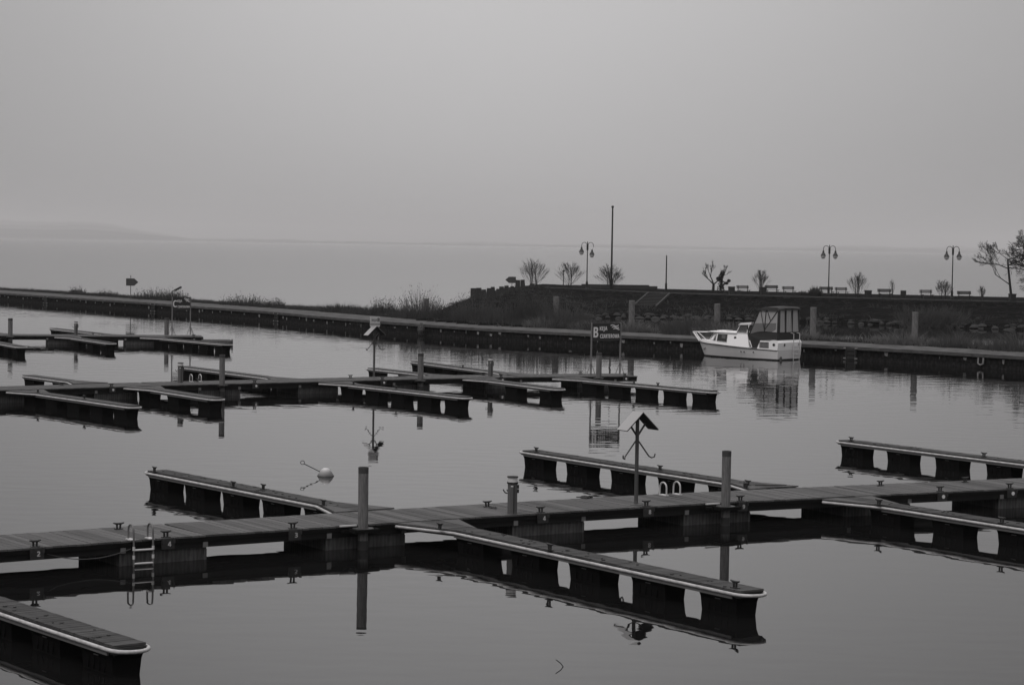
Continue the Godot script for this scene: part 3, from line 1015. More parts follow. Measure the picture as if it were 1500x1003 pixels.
func promenade_things() -> void:
	street_lamp(Vector3(7.36, 1.75, -217.5), 0.1, 4.72, 0.25, "street lamp with one lantern hanging low, left of the flagpole")
	street_lamp(Vector3(30.2, 1.75, -209.0), 0.1, 4.75, 0.0, "street lamp with two lanterns, middle of the three, above the boat's right")
	street_lamp(Vector3(40.3, 1.75, -200.5), 0.1, 4.85, 0.0, "rightmost street lamp with two lanterns near the bare trees")
	var fp := thing("flagpole", "tall slender dark flagpole with a ball on top and no flag", "flagpole", Vector3(9.95, 1.75, -221.0))
	var b := MB.new()
	b.lathe(Vector3.ZERO, [[0.17, -0.3], [0.17, 0.9], [0.14, 1.0], [0.1, 1.1], [0.075, 8.2], [0.0, 8.22]], 10)
	part("pole", b.mesh(), M("lamp_iron", 0.012), fp)
	b = MB.new()
	b.lathe(Vector3(0, 8.3, 0), [[0.0, -0.14], [0.1, -0.1], [0.14, 0.0], [0.1, 0.1], [0.0, 0.14]], 10)
	part("ball", b.mesh(), M("lamp_iron", 0.012), fp)
	b = MB.new()
	b.lathe(Vector3.ZERO, [[0.11, -0.3], [0.11, 0.75], [0.07, 0.85], [0.055, 3.5], [0.0, 3.55]], 8)
	one("bare_pole", b.mesh(), M("lamp_iron", 0.012), "plain short dark pole standing alone right of the flagpole", "pole", Vector3(15.0, 1.75, -214.0))
	var sp := thing("tilted_panel_post", "thin post with a small tilted panel between two bare shrubs", "post", Vector3(5.15, 1.75, -223.0))
	b = MB.new()
	b.tube([Vector3(0, -0.2, 0), Vector3(0, 1.75, 0)], 0.05, 6)
	b.box(Vector3(0, 1.72, 0), Vector3(0.22, 0.16, 0.16))
	part("post", b.mesh(), M("lamp_iron", 0.012), sp)
	b = MB.new()
	b.box(Vector3(0.32, 1.9, 0), Vector3(0.55, 0.05, 0.4), Basis(Vector3.BACK, -0.65))
	part("panel", b.mesh(), M("lamp_iron", 0.012), sp)
	b = MB.new()
	b.tube([Vector3(0, 1.7, 0), Vector3(0.3, 1.86, 0)], 0.025, 5)
	part("bracket", b.mesh(), M("lamp_iron", 0.012), sp)
	bench(Vector3(21.9, 1.75, -207.0), 0.5, "pale low bench right of the ivy grown stump", true)
	bench(Vector3(25.0, 1.75, -210.5), 0.3, "dark bench behind the boat canopy, first of the dark ones from the left")
	bench(Vector3(26.1, 1.75, -206.0), 0.5, "pale low bench between the first dark bench and the middle lamp", true)
	bench(Vector3(29.8, 1.75, -207.0), 0.3, "dark bench right in front of the middle street lamp")
	bench(Vector3(31.0, 1.75, -205.5), 0.45, "greyish bench just right of the middle street lamp", true)
	bench(Vector3(34.2, 1.75, -200.5), 0.3, "dark bench left of the square board on legs")
	bench(Vector3(37.8, 1.75, -199.2), 0.45, "greyish bench left of the rightmost lamp, its seat end cluttered", true)
	bench(Vector3(40.5, 1.75, -195.5), 0.3, "dark bench between the rightmost lamp and the leaning tree")
	var bl := ["square dark litter bin beside the pale bench near the ivy stump", "square dark litter bin left of the first dark bench behind the boat", "square dark litter bin right of the middle lamp beside a slim shrub", "square dark litter bin beside the leaning tree"]
	var k := 0
	for p in [[20.6, -205.8], [23.7, -206.8], [32.2, -198.0], [43.9, -192.0]]:
		var o := thing("litter_bin", bl[k], "litter bin", Vector3(p[0], 1.75, p[1]), 0.3, "litter bins on the promenade")
		b = MB.new()
		b.frustum(Vector3(0, 0.32, 0), Vector3(0.44, 0.64, 0.44), Vector2(0.5, 0.5))
		part("bin_body", b.mesh(), M("bin_dark", 0.02, 0.8), o)
		b = MB.new()
		b.box(Vector3(0, 0.68, 0), Vector3(0.54, 0.07, 0.54))
		part("bin_rim", b.mesh(), M("bin_rim", 0.03, 0.8), o)
		k += 1
	var nb := thing("notice_board", "small square dark board on two legs right of the benches", "notice board", Vector3(35.5, 1.75, -198.6), 0.1)
	b = MB.new()
	b.box(Vector3(0, 0.48, 0), Vector3(0.52, 0.5, 0.06))
	part("board", b.mesh(), M("bin_dark", 0.02), nb)
	b = MB.new()
	b.tube([Vector3(0, -0.1, 0), Vector3(0, 0.3, 0)], 0.025, 5)
	for s in [-0.2, 0.2]: part("leg", b.mesh(), M("bin_dark", 0.02), nb, Vector3(s, 0, 0))
	arrow_board(Vector3(-0.1, 1.5, -221.5), 0.0, 1.35, -1.0, "dark arrow board pointing left above the stone blocks")
	arrow_board(Vector3(-33.5, 0.75, -191.5), 0.0, 1.85, 1.0, "dark arrow board pointing right on a thin pole on the quay")
	# concrete piles in the basin behind the quay
	var pl := [[2.9, -145.0, 2.67, 0.2, "leftmost pale concrete pile behind the quay, below the bare shrubs"], [7.71, -141.0, 2.58, 0.2, "pale concrete pile behind the right pier sign"], [12.85, -137.0, 2.55, 0.19, "pale concrete pile behind the bow of the moored boat"], [18.06, -131.0, 2.59, 0.19, "pale concrete pile just right of the boat canopy"], [22.88, -124.0, 2.59, 0.18, "rightmost pale concrete pile behind the quay below the bin and board"], [-6.45, -163.0, 1.95, 0.2, "pale concrete pile half hidden in the tall reeds"]]
	for p in pl:
		pile(Vector3(p[0], 0, p[1]), p[2], p[3], "concrete_pile", 0.2, p[4], false, "concrete piles in the inner basin")

# ------------------------------------------------------------------ floating piers
func cleat_mesh() -> ArrayMesh:
	if not shared.has("cleat"):
		var b := MB.new()
		b.box(Vector3(0, 0.008, 0), Vector3(0.16, 0.016, 0.08))
		b.tube([Vector3(-0.03, 0, 0), Vector3(-0.035, 0.1, 0)], 0.02, 6)
		b.tube([Vector3(0.03, 0, 0), Vector3(0.035, 0.1, 0)], 0.02, 6)
		b.tube([Vector3(-0.11, 0.12, 0), Vector3(-0.05, 0.105, 0), Vector3(0.05, 0.105, 0), Vector3(0.11, 0.12, 0)], [0.012, 0.022, 0.022, 0.012], 6)
		shared["cleat"] = b.mesh()
	return shared["cleat"]

func plank_mesh(w: float, big: bool) -> ArrayMesh:
	var key := "plank_%.2f" % w
	if not shared.has(key):
		var b := MB.new()
		b.box(Vector3(0, -0.017, 0), Vector3(0.137, 0.034, w))
		shared[key] = b.mesh()
	return shared[key]

# front edge polyline; the deck lies behind it (to the left of its direction)
func walkway(label: String, front: Array, width: float, float_at: float, pitch: float, single: bool) -> Node3D:
	var base := Vector3(front[0][0], 0, front[0][1])
	var o := thing("floating_walkway", label, "pier walkway", base)
	var beam := MB.new()
	var low := MB.new()
	var deck := MB.new()
	var carry := 0.0
	var dist := 0.0
	var nf := float_at
	for i in front.size() - 1:
		var a := Vector3(front[i][0], 0, front[i][1]) - base
		var b := Vector3(front[i + 1][0], 0, front[i + 1][1]) - base
		var l := a.distance_to(b)
		var t := (b - a) / l
		var nn := Vector3(t.z, 0, -t.x)           # away from the front edge
		var bs := Basis(t, Vector3.UP, -nn)
		for side in [0.0, 1.0]:
			var ctr := (a + b) * 0.5 + nn * lerpf(0.03, width - 0.03, side)
			beam.box(ctr + Vector3(0, 0.385, 0), Vector3(l + 0.02, 0.09, 0.06), bs)
			low.box(ctr + nn * lerpf(0.02, -0.02, side) + Vector3(0, 0.29, 0), Vector3(l + 0.02, 0.1, 0.05), bs)
		for mid in 3:
			low.box((a + b) * 0.5 + nn * width * (0.25 + 0.25 * mid) + Vector3(0, 0.34, 0), Vector3(l, 0.1, 0.06), bs)
		var s := carry
		while s < l:
			var pos := a + t * s + nn * (width * 0.5 + rng.randf_range(-0.008, 0.008)) + Vector3(0, 0.47 + rng.randf_range(-0.004, 0.003), 0)
			if single:
				part("plank", plank_mesh(width, true), wood(rng.randi()), o, pos, bs * Basis(Vector3.UP, rng.randf_range(-0.004, 0.004)))
			else:
				deck.box(pos - Vector3(0, 0.017, 0), Vector3(0.137, 0.034, width), bs)
			s += 0.147
		carry = s - l
		while nf < dist + l:
			if nf > dist:
				var fl := MB.new()
				fl.box(Vector3.ZERO, Vector3(1.8, 0.55, width - 0.14))
				fl.box(Vector3(-0.87, 0.0, width * 0.5 - 0.06), Vector3(0.06, 0.5, 0.03))
				fl.box(Vector3(0.87, 0.0, width * 0.5 - 0.06), Vector3(0.06, 0.5, 0.03))
				var f := part("concrete_float", fl.mesh(), M("float_concrete", 0.1, 0.85, 0.0, "speck", Vector3(2.2, 0.35, 2.2), 0.2), o, a + t * (nf - dist + 0.9) + nn * width * 0.5 + Vector3(0, -0.04, 0), bs)
				var bk := MB.new()
				bk.box(Vector3.ZERO, Vector3(0.1, 0.1, 0.02))
				for e in [-0.85, 0.85]:
					part("bracket", bk.mesh(), M("galvanised", 0.12, 0.5), f, Vector3(e, 0.33, width * 0.5 - 0.008))
			nf += pitch
		dist += l
	part("fascia_beam", beam.mesh(), M("rubber_black", 0.008, 0.85, 0.0, "", Vector3.ONE, 0.15), o)
	part("lower_beam", low.mesh(), M("lower_beam", 0.016, 0.85, 0.0, "", Vector3.ONE, 0.2), o)
	if not single:
		var d := part("planking", deck.mesh(), M("planking_far", 0.11, 0.75, 0.0, "grain", Vector3(0.7, 3, 3), 0.3), o)
		d.set_meta("kind", "stuff")
	return o

func finger(label: String, root: Vector2, tip: Vector2, pitch: float, single: bool, floats := 99, wide := 0.5) -> Node3D:
	var dv := tip - root
	var L := dv.length()
	var o := thing("finger_pontoon", label, "pontoon", Vector3(root.x, 0, root.y), yaw(dv.x, dv.y), "finger pontoons branching off the walkways")
	var hw := wide * 0.5
	var yd := 0.452
	var deck := MB.new()
	var x := 0.08
	while x < L - 0.12:
		var p := Vector3(x, yd + rng.randf_range(-0.003, 0.003), rng.randf_range(-0.006, 0.006))
		if single: part("plank", plank_mesh(wide, false), wet_wood(rng.randi()), o, p)
		else: deck.box(p - Vector3(0, 0.017, 0), Vector3(0.137, 0.034, wide))
		x += 0.147
	if not single:
		part("planking", deck.mesh(), M("planking_far", 0.11, 0.75, 0.0, "grain", Vector3(0.7, 3, 3), 0.3), o).set_meta("kind", "stuff")
	var frame := MB.new()
	for s in [-1.0, 1.0]:
		frame.box(Vector3(L * 0.5 - 0.05, 0.37, s * (hw - 0.02)), Vector3(L - 0.1, 0.09, 0.05))
	k_cross(frame, L, wide)
	part("steel_frame", frame.mesh(), M("frame_dark", 0.02, 0.7), o)
	var rail := MB.new()
	for s in [-1.0, 1.0]:
		rail.box(Vector3((1.45 + L - 0.25) * 0.5, 0.33, s * (hw + 0.025)), Vector3(L - 1.7, 0.05, 0.03))
	part("side_rail", rail.mesh(), M("side_rail", 0.09, 0.6), o)
	# corner plates that widen the root
	for s in [-1.0, 1.0]:
		var g := MB.new()
		g.prism(PackedVector2Array([Vector2(0.0, s * hw), Vector2(1.45, s * hw), Vector2(0.0, s * (hw + 0.48))]), Vector3(0, 0.425, 0), Vector3.RIGHT, Vector3.BACK, Vector3.UP * 0.031)
		part("corner_plate", g.mesh(), M("corner_wood", 0.13, 0.75, 0.0, "grain", Vector3(9, 9, 0.9), 0.3), o)
		var gb := MB.new()
		var e0 := Vector3(0.02, 0.37, s * (hw + 0.45))
		var e1 := Vector3(1.45, 0.37, s * (hw + 0.01))
		gb.box((e0 + e1) * 0.5, Vector3(e0.distance_to(e1), 0.085, 0.04), Basis(Vector3.UP, yaw(e1.x - e0.x, e1.z - e0.z)))
		part("corner_brace", gb.mesh(), M("frame_dark", 0.02), o)
	# pale tube fender round the whole finger
	var fy := 0.386
	var fr := 0.029
	var w := hw + 0.04
	var pts: Array = [Vector3(0.05, fy, w + 0.47), Vector3(1.42, fy, w + 0.01), Vector3(1.6, fy, w)]
	var n := maxi(3, int(L / 2.0))
	for k in range(1, n): pts.append(Vector3(lerpf(1.6, L - 0.22, float(k) / n), fy + rng.randf_range(-0.004, 0.004), w + rng.randf_range(-0.004, 0.004)))
	for k in 11:
		var a := PI * k / 10.0
		pts.append(Vector3(L - 0.22 + 0.33 * sin(a), fy, w * cos(a)))
	for k in range(n - 1, 0, -1): pts.append(Vector3(lerpf(1.6, L - 0.22, float(k) / n), fy, -w))
	pts.append_array([Vector3(1.6, fy, -w), Vector3(1.42, fy, -w - 0.01), Vector3(0.05, fy, -w - 0.47)])
	var tb := MB.new()
	tb.tube(pts, fr, 10)
	part("tube_fender", tb.mesh(), M("fender_pale", 0.6, 0.5, 0.0, "speck", Vector3(0.8, 2, 2), 0.4), o)
	# black plastic floats, narrower at the waterline
	var c := L - 0.2 - 0.47
	var cnt := 0
	while c > 0.5 and cnt < floats:
		var f := MB.new()
		f.frustum(Vector3(0, 0.275, 0), Vector3(0.915, 0.09, wide - 0.05), Vector2(0.965, wide - 0.01))
		f.frustum(Vector3(0, 0.115, 0), Vector3(0.885, 0.23, wide - 0.09), Vector2(0.915, wide - 0.05))
		f.frustum(Vector3(0, -0.15, 0), Vector3(0.9, 0.3, wide - 0.06), Vector2(0.885, wide - 0.09))
		var fo := part("plastic_float", f.mesh(), M("float_black", 0.006, 0.8, 0.0, "", Vector3.ONE, 0.1), o, Vector3(c, 0.0, 0))
		if single:
			var gp := MB.new()
			gp.box(Vector3.ZERO, Vector3(0.13, 0.012, 0.012))
			for s in [-1.0, 1.0]: part("grip", gp.mesh(), M("grip_grey", 0.06, 0.6), fo, Vector3(0, 0.25, s * (hw - 0.012)))
			var rb := MB.new()
			for e in [-0.24, -0.08, 0.08, 0.24]:
				for s in [-1.0, 1.0]: rb.box(Vector3(e, 0.14, s * (hw - 0.024)), Vector3(0.03, 0.2, 0.02), Basis(Vector3.RIGHT, -s * 0.12))
			part("ribs", rb.mesh(), M("float_black", 0.01), fo).set_meta("kind", "stuff")
		c -= pitch
		cnt += 1
	return o

func k_cross(f: MB, L: float, wide: float) -> void:
	var x := 0.3
	while x < L - 0.1:
		f.box(Vector3(x, 0.36, 0), Vector3(0.05, 0.06, wide - 0.1))
		x += 1.2
	f.box(Vector3(L - 0.14, 0.37, 0), Vector3(0.05, 0.085, wide))

func add_cleat(o: Node3D, x: float, z: float, dx: float, dz: float, y := 0.47, plate := "") -> void:
	var w := o.global_transform.affine_inverse()
	var bs := w.basis * Basis(Vector3.UP, yaw(dx, dz))
	part("cleat", cleat_mesh(), M("cleat_iron", 0.012, 0.5), o, w * Vector3(x, y + 0.001, z), bs)
	if plate == "": return
	var nn := Vector3(-dz, 0, dx)      # towards the camera side
	var at := Vector3(x, y - 0.11, z) + nn * 0.09
	if not shared.has("plate"):
		var b := MB.new()
		b.box(Vector3(0, 0, 0), Vector3(0.26, 0.2, 0.03))
		b.box(Vector3(-0.11, 0.06, 0.03), Vector3(0.03, 0.1, 0.06)); b.box(Vector3(0.11, 0.06, 0.03), Vector3(0.03, 0.1, 0.06))
		shared["plate"] = b.mesh()
	var pl := part("number_plate", shared["plate"], M("plate_dark", 0.02, 0.7), o, w * at, bs)
	if plate == "o":
		var d := MB.new()
		d.lathe(Vector3(0.02, 0, 0.02), [[0.045, -0.004], [0.045, 0.004], [0.0, 0.004]], 12, Basis(Vector3.RIGHT, PI / 2))
		part("disc", d.mesh(), M("plate_white", 0.6, 0.6), pl)
	else:
		part("digit", text_mesh(plate, 0.125), M("digit_white", 0.42, 0.6), pl, Vector3(0.02, -0.005, 0.022))

const W1 := [[-14.5, -34.4], [-12.0, -36.2], [-8.99, -38.5], [-5.72, -40.9], [-2.3, -43.2], [1.0, -45.35], [4.37, -47.4], [8.44, -49.55], [12.6, -51.65], [16.5, -53.6], [24.5, -57.6]]
const W2 := [[-24.0, -75.4], [-17.6, -79.6], [-13.3, -83.0], [-7.8, -86.7], [-3.9, -89.4], [0.5, -92.0], [5.4, -93.9]]
const W3 := [[-36.0, -121.2], [-29.0, -122.9], [-23.4, -124.2], [-17.75, -125.4]]

func edge_point(front: Array, x: float) -> Vector4:     # a spot just behind the front edge, and the edge's direction
	for i in front.size() - 1:
		if x <= front[i + 1][0]:
			var a := Vector2(front[i][0], front[i][1])
			var b := Vector2(front[i + 1][0], front[i + 1][1])
			var t := (b - a).normalized()
			var p := a.lerp(b, (x - a.x) / (b.x - a.x)) + Vector2(t.y, -t.x) * 0.07
			return Vector4(p.x, p.y, t.x, t.y)
	return Vector4.ZERO

func piers() -> void:
	var w1 := walkway("nearest wide plank walkway crossing the foreground on concrete floats", W1, 1.86, 0.47, 4.36, true)
	var w2 := walkway("middle plank walkway across the harbour, ending at the right pier sign", W2, 1.95, 1.6, 4.36, false)
	var w3 := walkway("farthest short plank walkway at the left, ending at the left pier sign", W3, 2.3, 1.2, 4.36, false)
	var d1 := Vector2(0.845, -0.535)
	for c in [[-8.45, -39.11, "2"], [-6.35, -40.56, "4"], [-4.14, -42.08, "3"], [0.69, -45.2, "4"], [2.97, -46.57, "8"], [5.11, -47.8, "9"], [10.0, -50.36, "o"], [11.82, -51.3, "o"]]:
		var e := edge_point(W1, c[0])
		add_cleat(w1, e.x, e.y, e.z, e.w, 0.47, c[2])
	for c in [[-7.46, -41.6], [-0.47, -46.1], [8.76, -51.5], [10.99, -52.6]]:
		add_cleat(w1, c[0], c[1] + 0.06, d1.x, d1.y)
	for c in [[-14.95, -81.8, "o"], [-10.0, -85.4, "o"], [-5.2, -88.6, "o"], [-0.4, -91.5, "o"], [4.9, -93.85, "o"]]:
		var e := edge_point(W2, c[0])
		add_cleat(w2, e.x, e.y, e.z, e.w, 0.47, c[2])
	for c in [[-16.9, -82.0], [-12.3, -85.6], [-6.6, -89.4], [-1.2, -92.8], [3.0, -94.9]]:
		add_cleat(w2, c[0], c[1], d1.x, d1.y)
	add_cleat(w3, -18.3, -125.4, 0.97, -0.22, 0.47, "o")
	add_cleat(w3, -24.2, -126.0, 0.97, -0.22)
	var f: Node3D
	f = finger("finger pontoon with pale fender cut off by the lower left corner", Vector2(-10.88, -37.1), Vector2(-5.1, -29.68), 1.6, true)
	f = finger("finger pontoon running back from the nearest walkway, behind the left mooring pile", Vector2(-3.0, -45.3), Vector2(-8.62, -52.68), 1.76, true)
	for c in [[-8.51, -52.1], [-5.52, -48.75], [-3.93, -45.95]]: add_cleat(f, c[0], c[1], -0.6, -0.8, 0.452)
	add_cleat(f, -6.25, -49.2, -0.6, -0.8, 0.452)
	f = finger("long finger pontoon reaching forward below the middle of the nearest walkway", Vector2(-1.65, -43.69), Vector2(4.03, -35.36), 1.87, true)
	for c in [[-1.35, -42.4], [0.75, -39.7], [3.72, -35.6]]: add_cleat(f, c[0], c[1], 0.57, 0.82, 0.452)
	f = finger("finger pontoon running back from the walkway beside the roofed station", Vector2(6.2, -50.9), Vector2(0.45, -59.45), 1.98, true)
	for c in [[0.7, -58.75], [3.75, -54.4], [5.6, -51.2]]: add_cleat(f, c[0], c[1], -0.555, -0.83, 0.452)
	f = finger("finger pontoon reaching forward at the lower right, cut by the right edge", Vector2(7.6, -49.05), Vector2(13.0, -40.9), 1.9, true)
	for c in [[8.1, -47.7], [10.15, -44.8]]: add_cleat(f, c[0], c[1], 0.56, 0.83, 0.452)
	f = finger("finger pontoon running back from the walkway at the right edge", Vector2(15.6, -55.4), Vector2(9.78, -64.2), 1.94, true)
	for c in [[9.95, -63.6], [12.9, -59.3]]: add_cleat(f, c[0], c[1], -0.56, -0.83, 0.452)
	# middle pier
	f = finger("middle pier finger pontoon reaching forward at the left edge", Vector2(-17.7, -79.4), Vector2(-12.55, -72.8), 1.72, false)
	for c in [[-17.0, -78.3], [-14.8, -75.6]]: add_cleat(f, c[0], c[1], 0.61, 0.79, 0.452)
	finger("short middle pier finger pontoon left of the left thin mooring pile", Vector2(-13.97, -82.5), Vector2(-10.35, -77.0), 2.6, false, 3, 0.55)
	f = finger("long middle pier finger pontoon reaching forward below the white pier board", Vector2(-7.06, -87.0), Vector2(-1.6, -79.75), 1.78, false)
	for c in [[-6.2, -85.7], [-4.4, -83.4]]: add_cleat(f, c[0], c[1], 0.6, 0.8, 0.452)
	finger("short middle pier finger pontoon below the power pedestal with white band", Vector2(-1.4, -91.0), Vector2(1.9, -85.35), 2.7, false, 3, 0.55)
	f = finger("long middle pier finger pontoon reaching forward below the right pier sign", Vector2(2.3, -92.5), Vector2(8.0, -85.15), 1.70, false)
	for c in [[5.0, -88.9], [5.9, -87.8]]: add_cleat(f, c[0], c[1], 0.61, 0.79, 0.452)
	finger("short middle pier finger pontoon running back at the left edge", Vector2(-16.2, -84.0), Vector2(-19.65, -88.5), 2.6, false, 2)
	finger("middle pier finger pontoon running back behind the left power pedestal", Vector2(-9.0, -88.2), Vector2(-14.55, -96.45), 1.72, false)
	finger("short middle pier finger pontoon running back behind the white pier board post", Vector2(-2.7, -92.1), Vector2(-6.3, -97.5), 2.6, false, 2)
	f = finger("middle pier finger pontoon running back behind the thin pile near the centre", Vector2(0.3, -94.1), Vector2(-4.62, -103.6), 1.66, false)
	add_cleat(f, -2.2, -98.5, -0.5, -0.86, 0.452)
	# far left pier
	finger("farthest pier finger pontoon cut by the left edge, nearest of its row", Vector2(-30.6, -122.3), Vector2(-25.05, -111.6), 1.75, false)
	finger("short farthest pier finger pontoon reaching forward below the left pedestal", Vector2(-25.2, -123.7), Vector2(-21.45, -117.0), 2.4, false, 3)
	finger("farthest pier finger pontoon reaching forward below the left pier sign", Vector2(-20.6, -124.7), Vector2(-15.3, -117.9), 1.7, false)
	finger("farthest pier finger pontoon running back behind the left pedestal", Vector2(-22.8, -126.3), Vector2(-28.4, -135.0), 1.75, false)
	finger("farthest pier finger pontoon running back at the left edge", Vector2(-28.8, -125.0), Vector2(-34.2, -133.5), 1.75, false)

# ------------------------------------------------------------------ things standing on the piers
func collar_pile(x: float, z: float, top: float, r: float, label: String, big: bool) -> void:
	pile(Vector3(x, 0, z), top, r, "pier_pile", 0.19, label, true, "mooring piles holding the piers")
	var o: Node3D = get_child(get_child_count() - 1)
	var c := MB.new()
	var d := Vector3(0.845, 0, -0.535)
	var bs := Basis(Vector3.UP, yaw(d.x, d.z))
	c.lathe(Vector3.ZERO, [[r + 0.01, 0.385], [r + 0.11, 0.385], [r + 0.11, 0.425], [r + 0.01, 0.425]], 18)
	part("collar_ring", c.mesh(), M("collar_steel", 0.04, 0.6), o)
	c = MB.new()
	c.box(bs * Vector3(0, 0.37, -0.14), Vector3(0.8, 0.05, 0.16), bs)
	for s in [-1.0, 1.0]: c.box(bs * Vector3(s * 0.24, 0.38, 0.03), Vector3(0.06, 0.07, 0.34), bs)
	c.box(bs * Vector3(0, 0.38, 0.19), Vector3(0.54, 0.07, 0.05), bs)
	part("collar_bracket", c.mesh(), M("rubber_black", 0.012), o)
	if big:
		var e := MB.new()
		e.box(bs * Vector3(-0.28, 0.475, -0.09), Vector3(0.36, 0.025, 0.06), bs)
		part("edge_plate", e.mesh(), M("galvanised_bright", 0.45, 0.5), o)

func pedestal(x: float, z: float, turn: float, label: String) -> void:
	var o := thing("power_pedestal", label, "power pedestal", Vector3(x, 0.47, z), turn, "service pedestals on the piers")
	var b := MB.new()
	var oct := PackedVector2Array()
	for k in 8:
		var a := TAU * (k + 0.5) / 8.0
		oct.append(Vector2(cos(a), sin(a)) * 0.108)
	b.prism(oct, Vector3.ZERO, Vector3.RIGHT, Vector3.BACK, Vector3.UP * 0.62)
	part("column", b.mesh(), M("pedestal_grey", 0.075, 0.6), o)
	b = MB.new()
	b.box(Vector3(0.03, 0.3, 0.1), Vector3(0.025, 0.58, 0.012))
	part("cable_slot", b.mesh(), M("slot_black", 0.01), o)
	b = MB.new()
	b.lathe(Vector3.ZERO, [[0.115, 0.62], [0.118, 0.655], [0.06, 0.656]], 16)
	part("lower_ring", b.mesh(), M("slot_black", 0.01), o)
	b = MB.new()
	b.lathe(Vector3.ZERO, [[0.102, 0.65], [0.102, 0.755]], 16)
	part("lamp_diffuser", b.mesh(), M("diffuser", 0.5, 0.4), o)
	b = MB.new()
	b.lathe(Vector3.ZERO, [[0.06, 0.75], [0.118, 0.752], [0.112, 0.775], [0.0, 0.785]], 16)
	part("cap", b.mesh(), M("slot_black", 0.01), o)
	b = MB.new()
	b.box(Vector3(-0.01, 0.575, 0.103), Vector3(0.05, 0.022, 0.006))
	part("label_plate", b.mesh(), M("plate_white", 0.6), o)
	b = MB.new()
	b.tube([Vector3(-0.1, 0.42, 0), Vector3(-0.15, 0.43, 0), Vector3(-0.18, 0.47, 0), Vector3(-0.19, 0.5, 0)], 0.014, 6)
	b.tube([Vector3(-0.1, 0.46, 0.02), Vector3(-0.12, 0.5, 0.02)], 0.012, 6)
	part("hose_hook", b.mesh(), M("slot_black", 0.01), o)
	b = MB.new()
	b.box(Vector3.ZERO, Vector3(0.04, 0.07, 0.1))
	for y in [0.47, 0.56]: part("socket", b.mesh(), M("slot_black", 0.01), o, Vector3(0.115, y, 0.0))

func roofed_station(x: float, z: float, h: float, label: String, board: bool) -> void:
	var o := thing("life_ring_station", label, "roofed post", Vector3(x, 0.47, z), yaw(0.83, -0.56), "roofed posts with hooks on the piers")
	var st := M("station_steel", 0.05, 0.6)
	var b := MB.new()
	b.lathe(Vector3.ZERO, [[0.13, 0.0], [0.13, 0.015], [0.05, 0.04], [0.042, 0.1], [0.04, h - 0.08], [0.0, h - 0.07]], 10)
	part("post", b.mesh(), st, o)
	b = MB.new()
	for s in [-1.0, 1.0]: b.tube([Vector3(0, h - 0.52, 0), Vector3(s * 0.22, h - 0.24, 0)], 0.022, 6)
	part("strut", b.mesh(), st, o)
	for s in [-1.0, 1.0]:
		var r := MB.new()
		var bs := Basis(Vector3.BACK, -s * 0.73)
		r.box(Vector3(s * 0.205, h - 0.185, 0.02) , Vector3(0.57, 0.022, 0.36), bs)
		var rp := part("roof_panel", r.mesh(), M("roof_underside_shade", 0.012, 0.8), o)  # shade under the roof is put into this near-black colour
		var rs := MB.new()
		rs.box(Vector3(s * 0.205, h - 0.185, 0.02) + bs * Vector3(0, 0.014, 0), Vector3(0.575, 0.005, 0.365), bs)
		part("roof_sheet", rs.mesh(), M("roof_sheet", 0.3, 0.5), rp)  # pale sheet added on top so the panel below can carry painted shade
		var hk := MB.new()
		var pts: Array = [Vector3(s * 0.02, h - 0.62, 0.03 * s), Vector3(s * 0.3, h - 0.95, 0.03 * s), Vector3(s * 0.36, h - 0.985, 0.05), Vector3(s * 0.42, h - 0.965, 0.07), Vector3(s * 0.43, h - 0.9, 0.08)]
		hk.tube(pts, 0.016, 6)
		part("hook", hk.mesh(), st, o)
	if board:
		var p := MB.new()
		p.box(Vector3(0, h + 0.19, 0.03), Vector3(0.46, 0.42, 0.02))
		var bd := part("board", p.mesh(), M("board_white", 0.42, 0.6), o, Vector3.ZERO)
		part("lettering", text_mesh("KEJA", 0.12), M("print_grey", 0.1), bd, Vector3(-0.04, h + 0.25, 0.042))
		part("lettering", text_mesh("B", 0.2), M("print_black", 0.015), bd, Vector3(0.16, h + 0.26, 0.042))
		part("lettering", text_mesh("CZARTEROWA", 0.085), M("print_grey", 0.1), bd, Vector3(0.0, h + 0.08, 0.042))

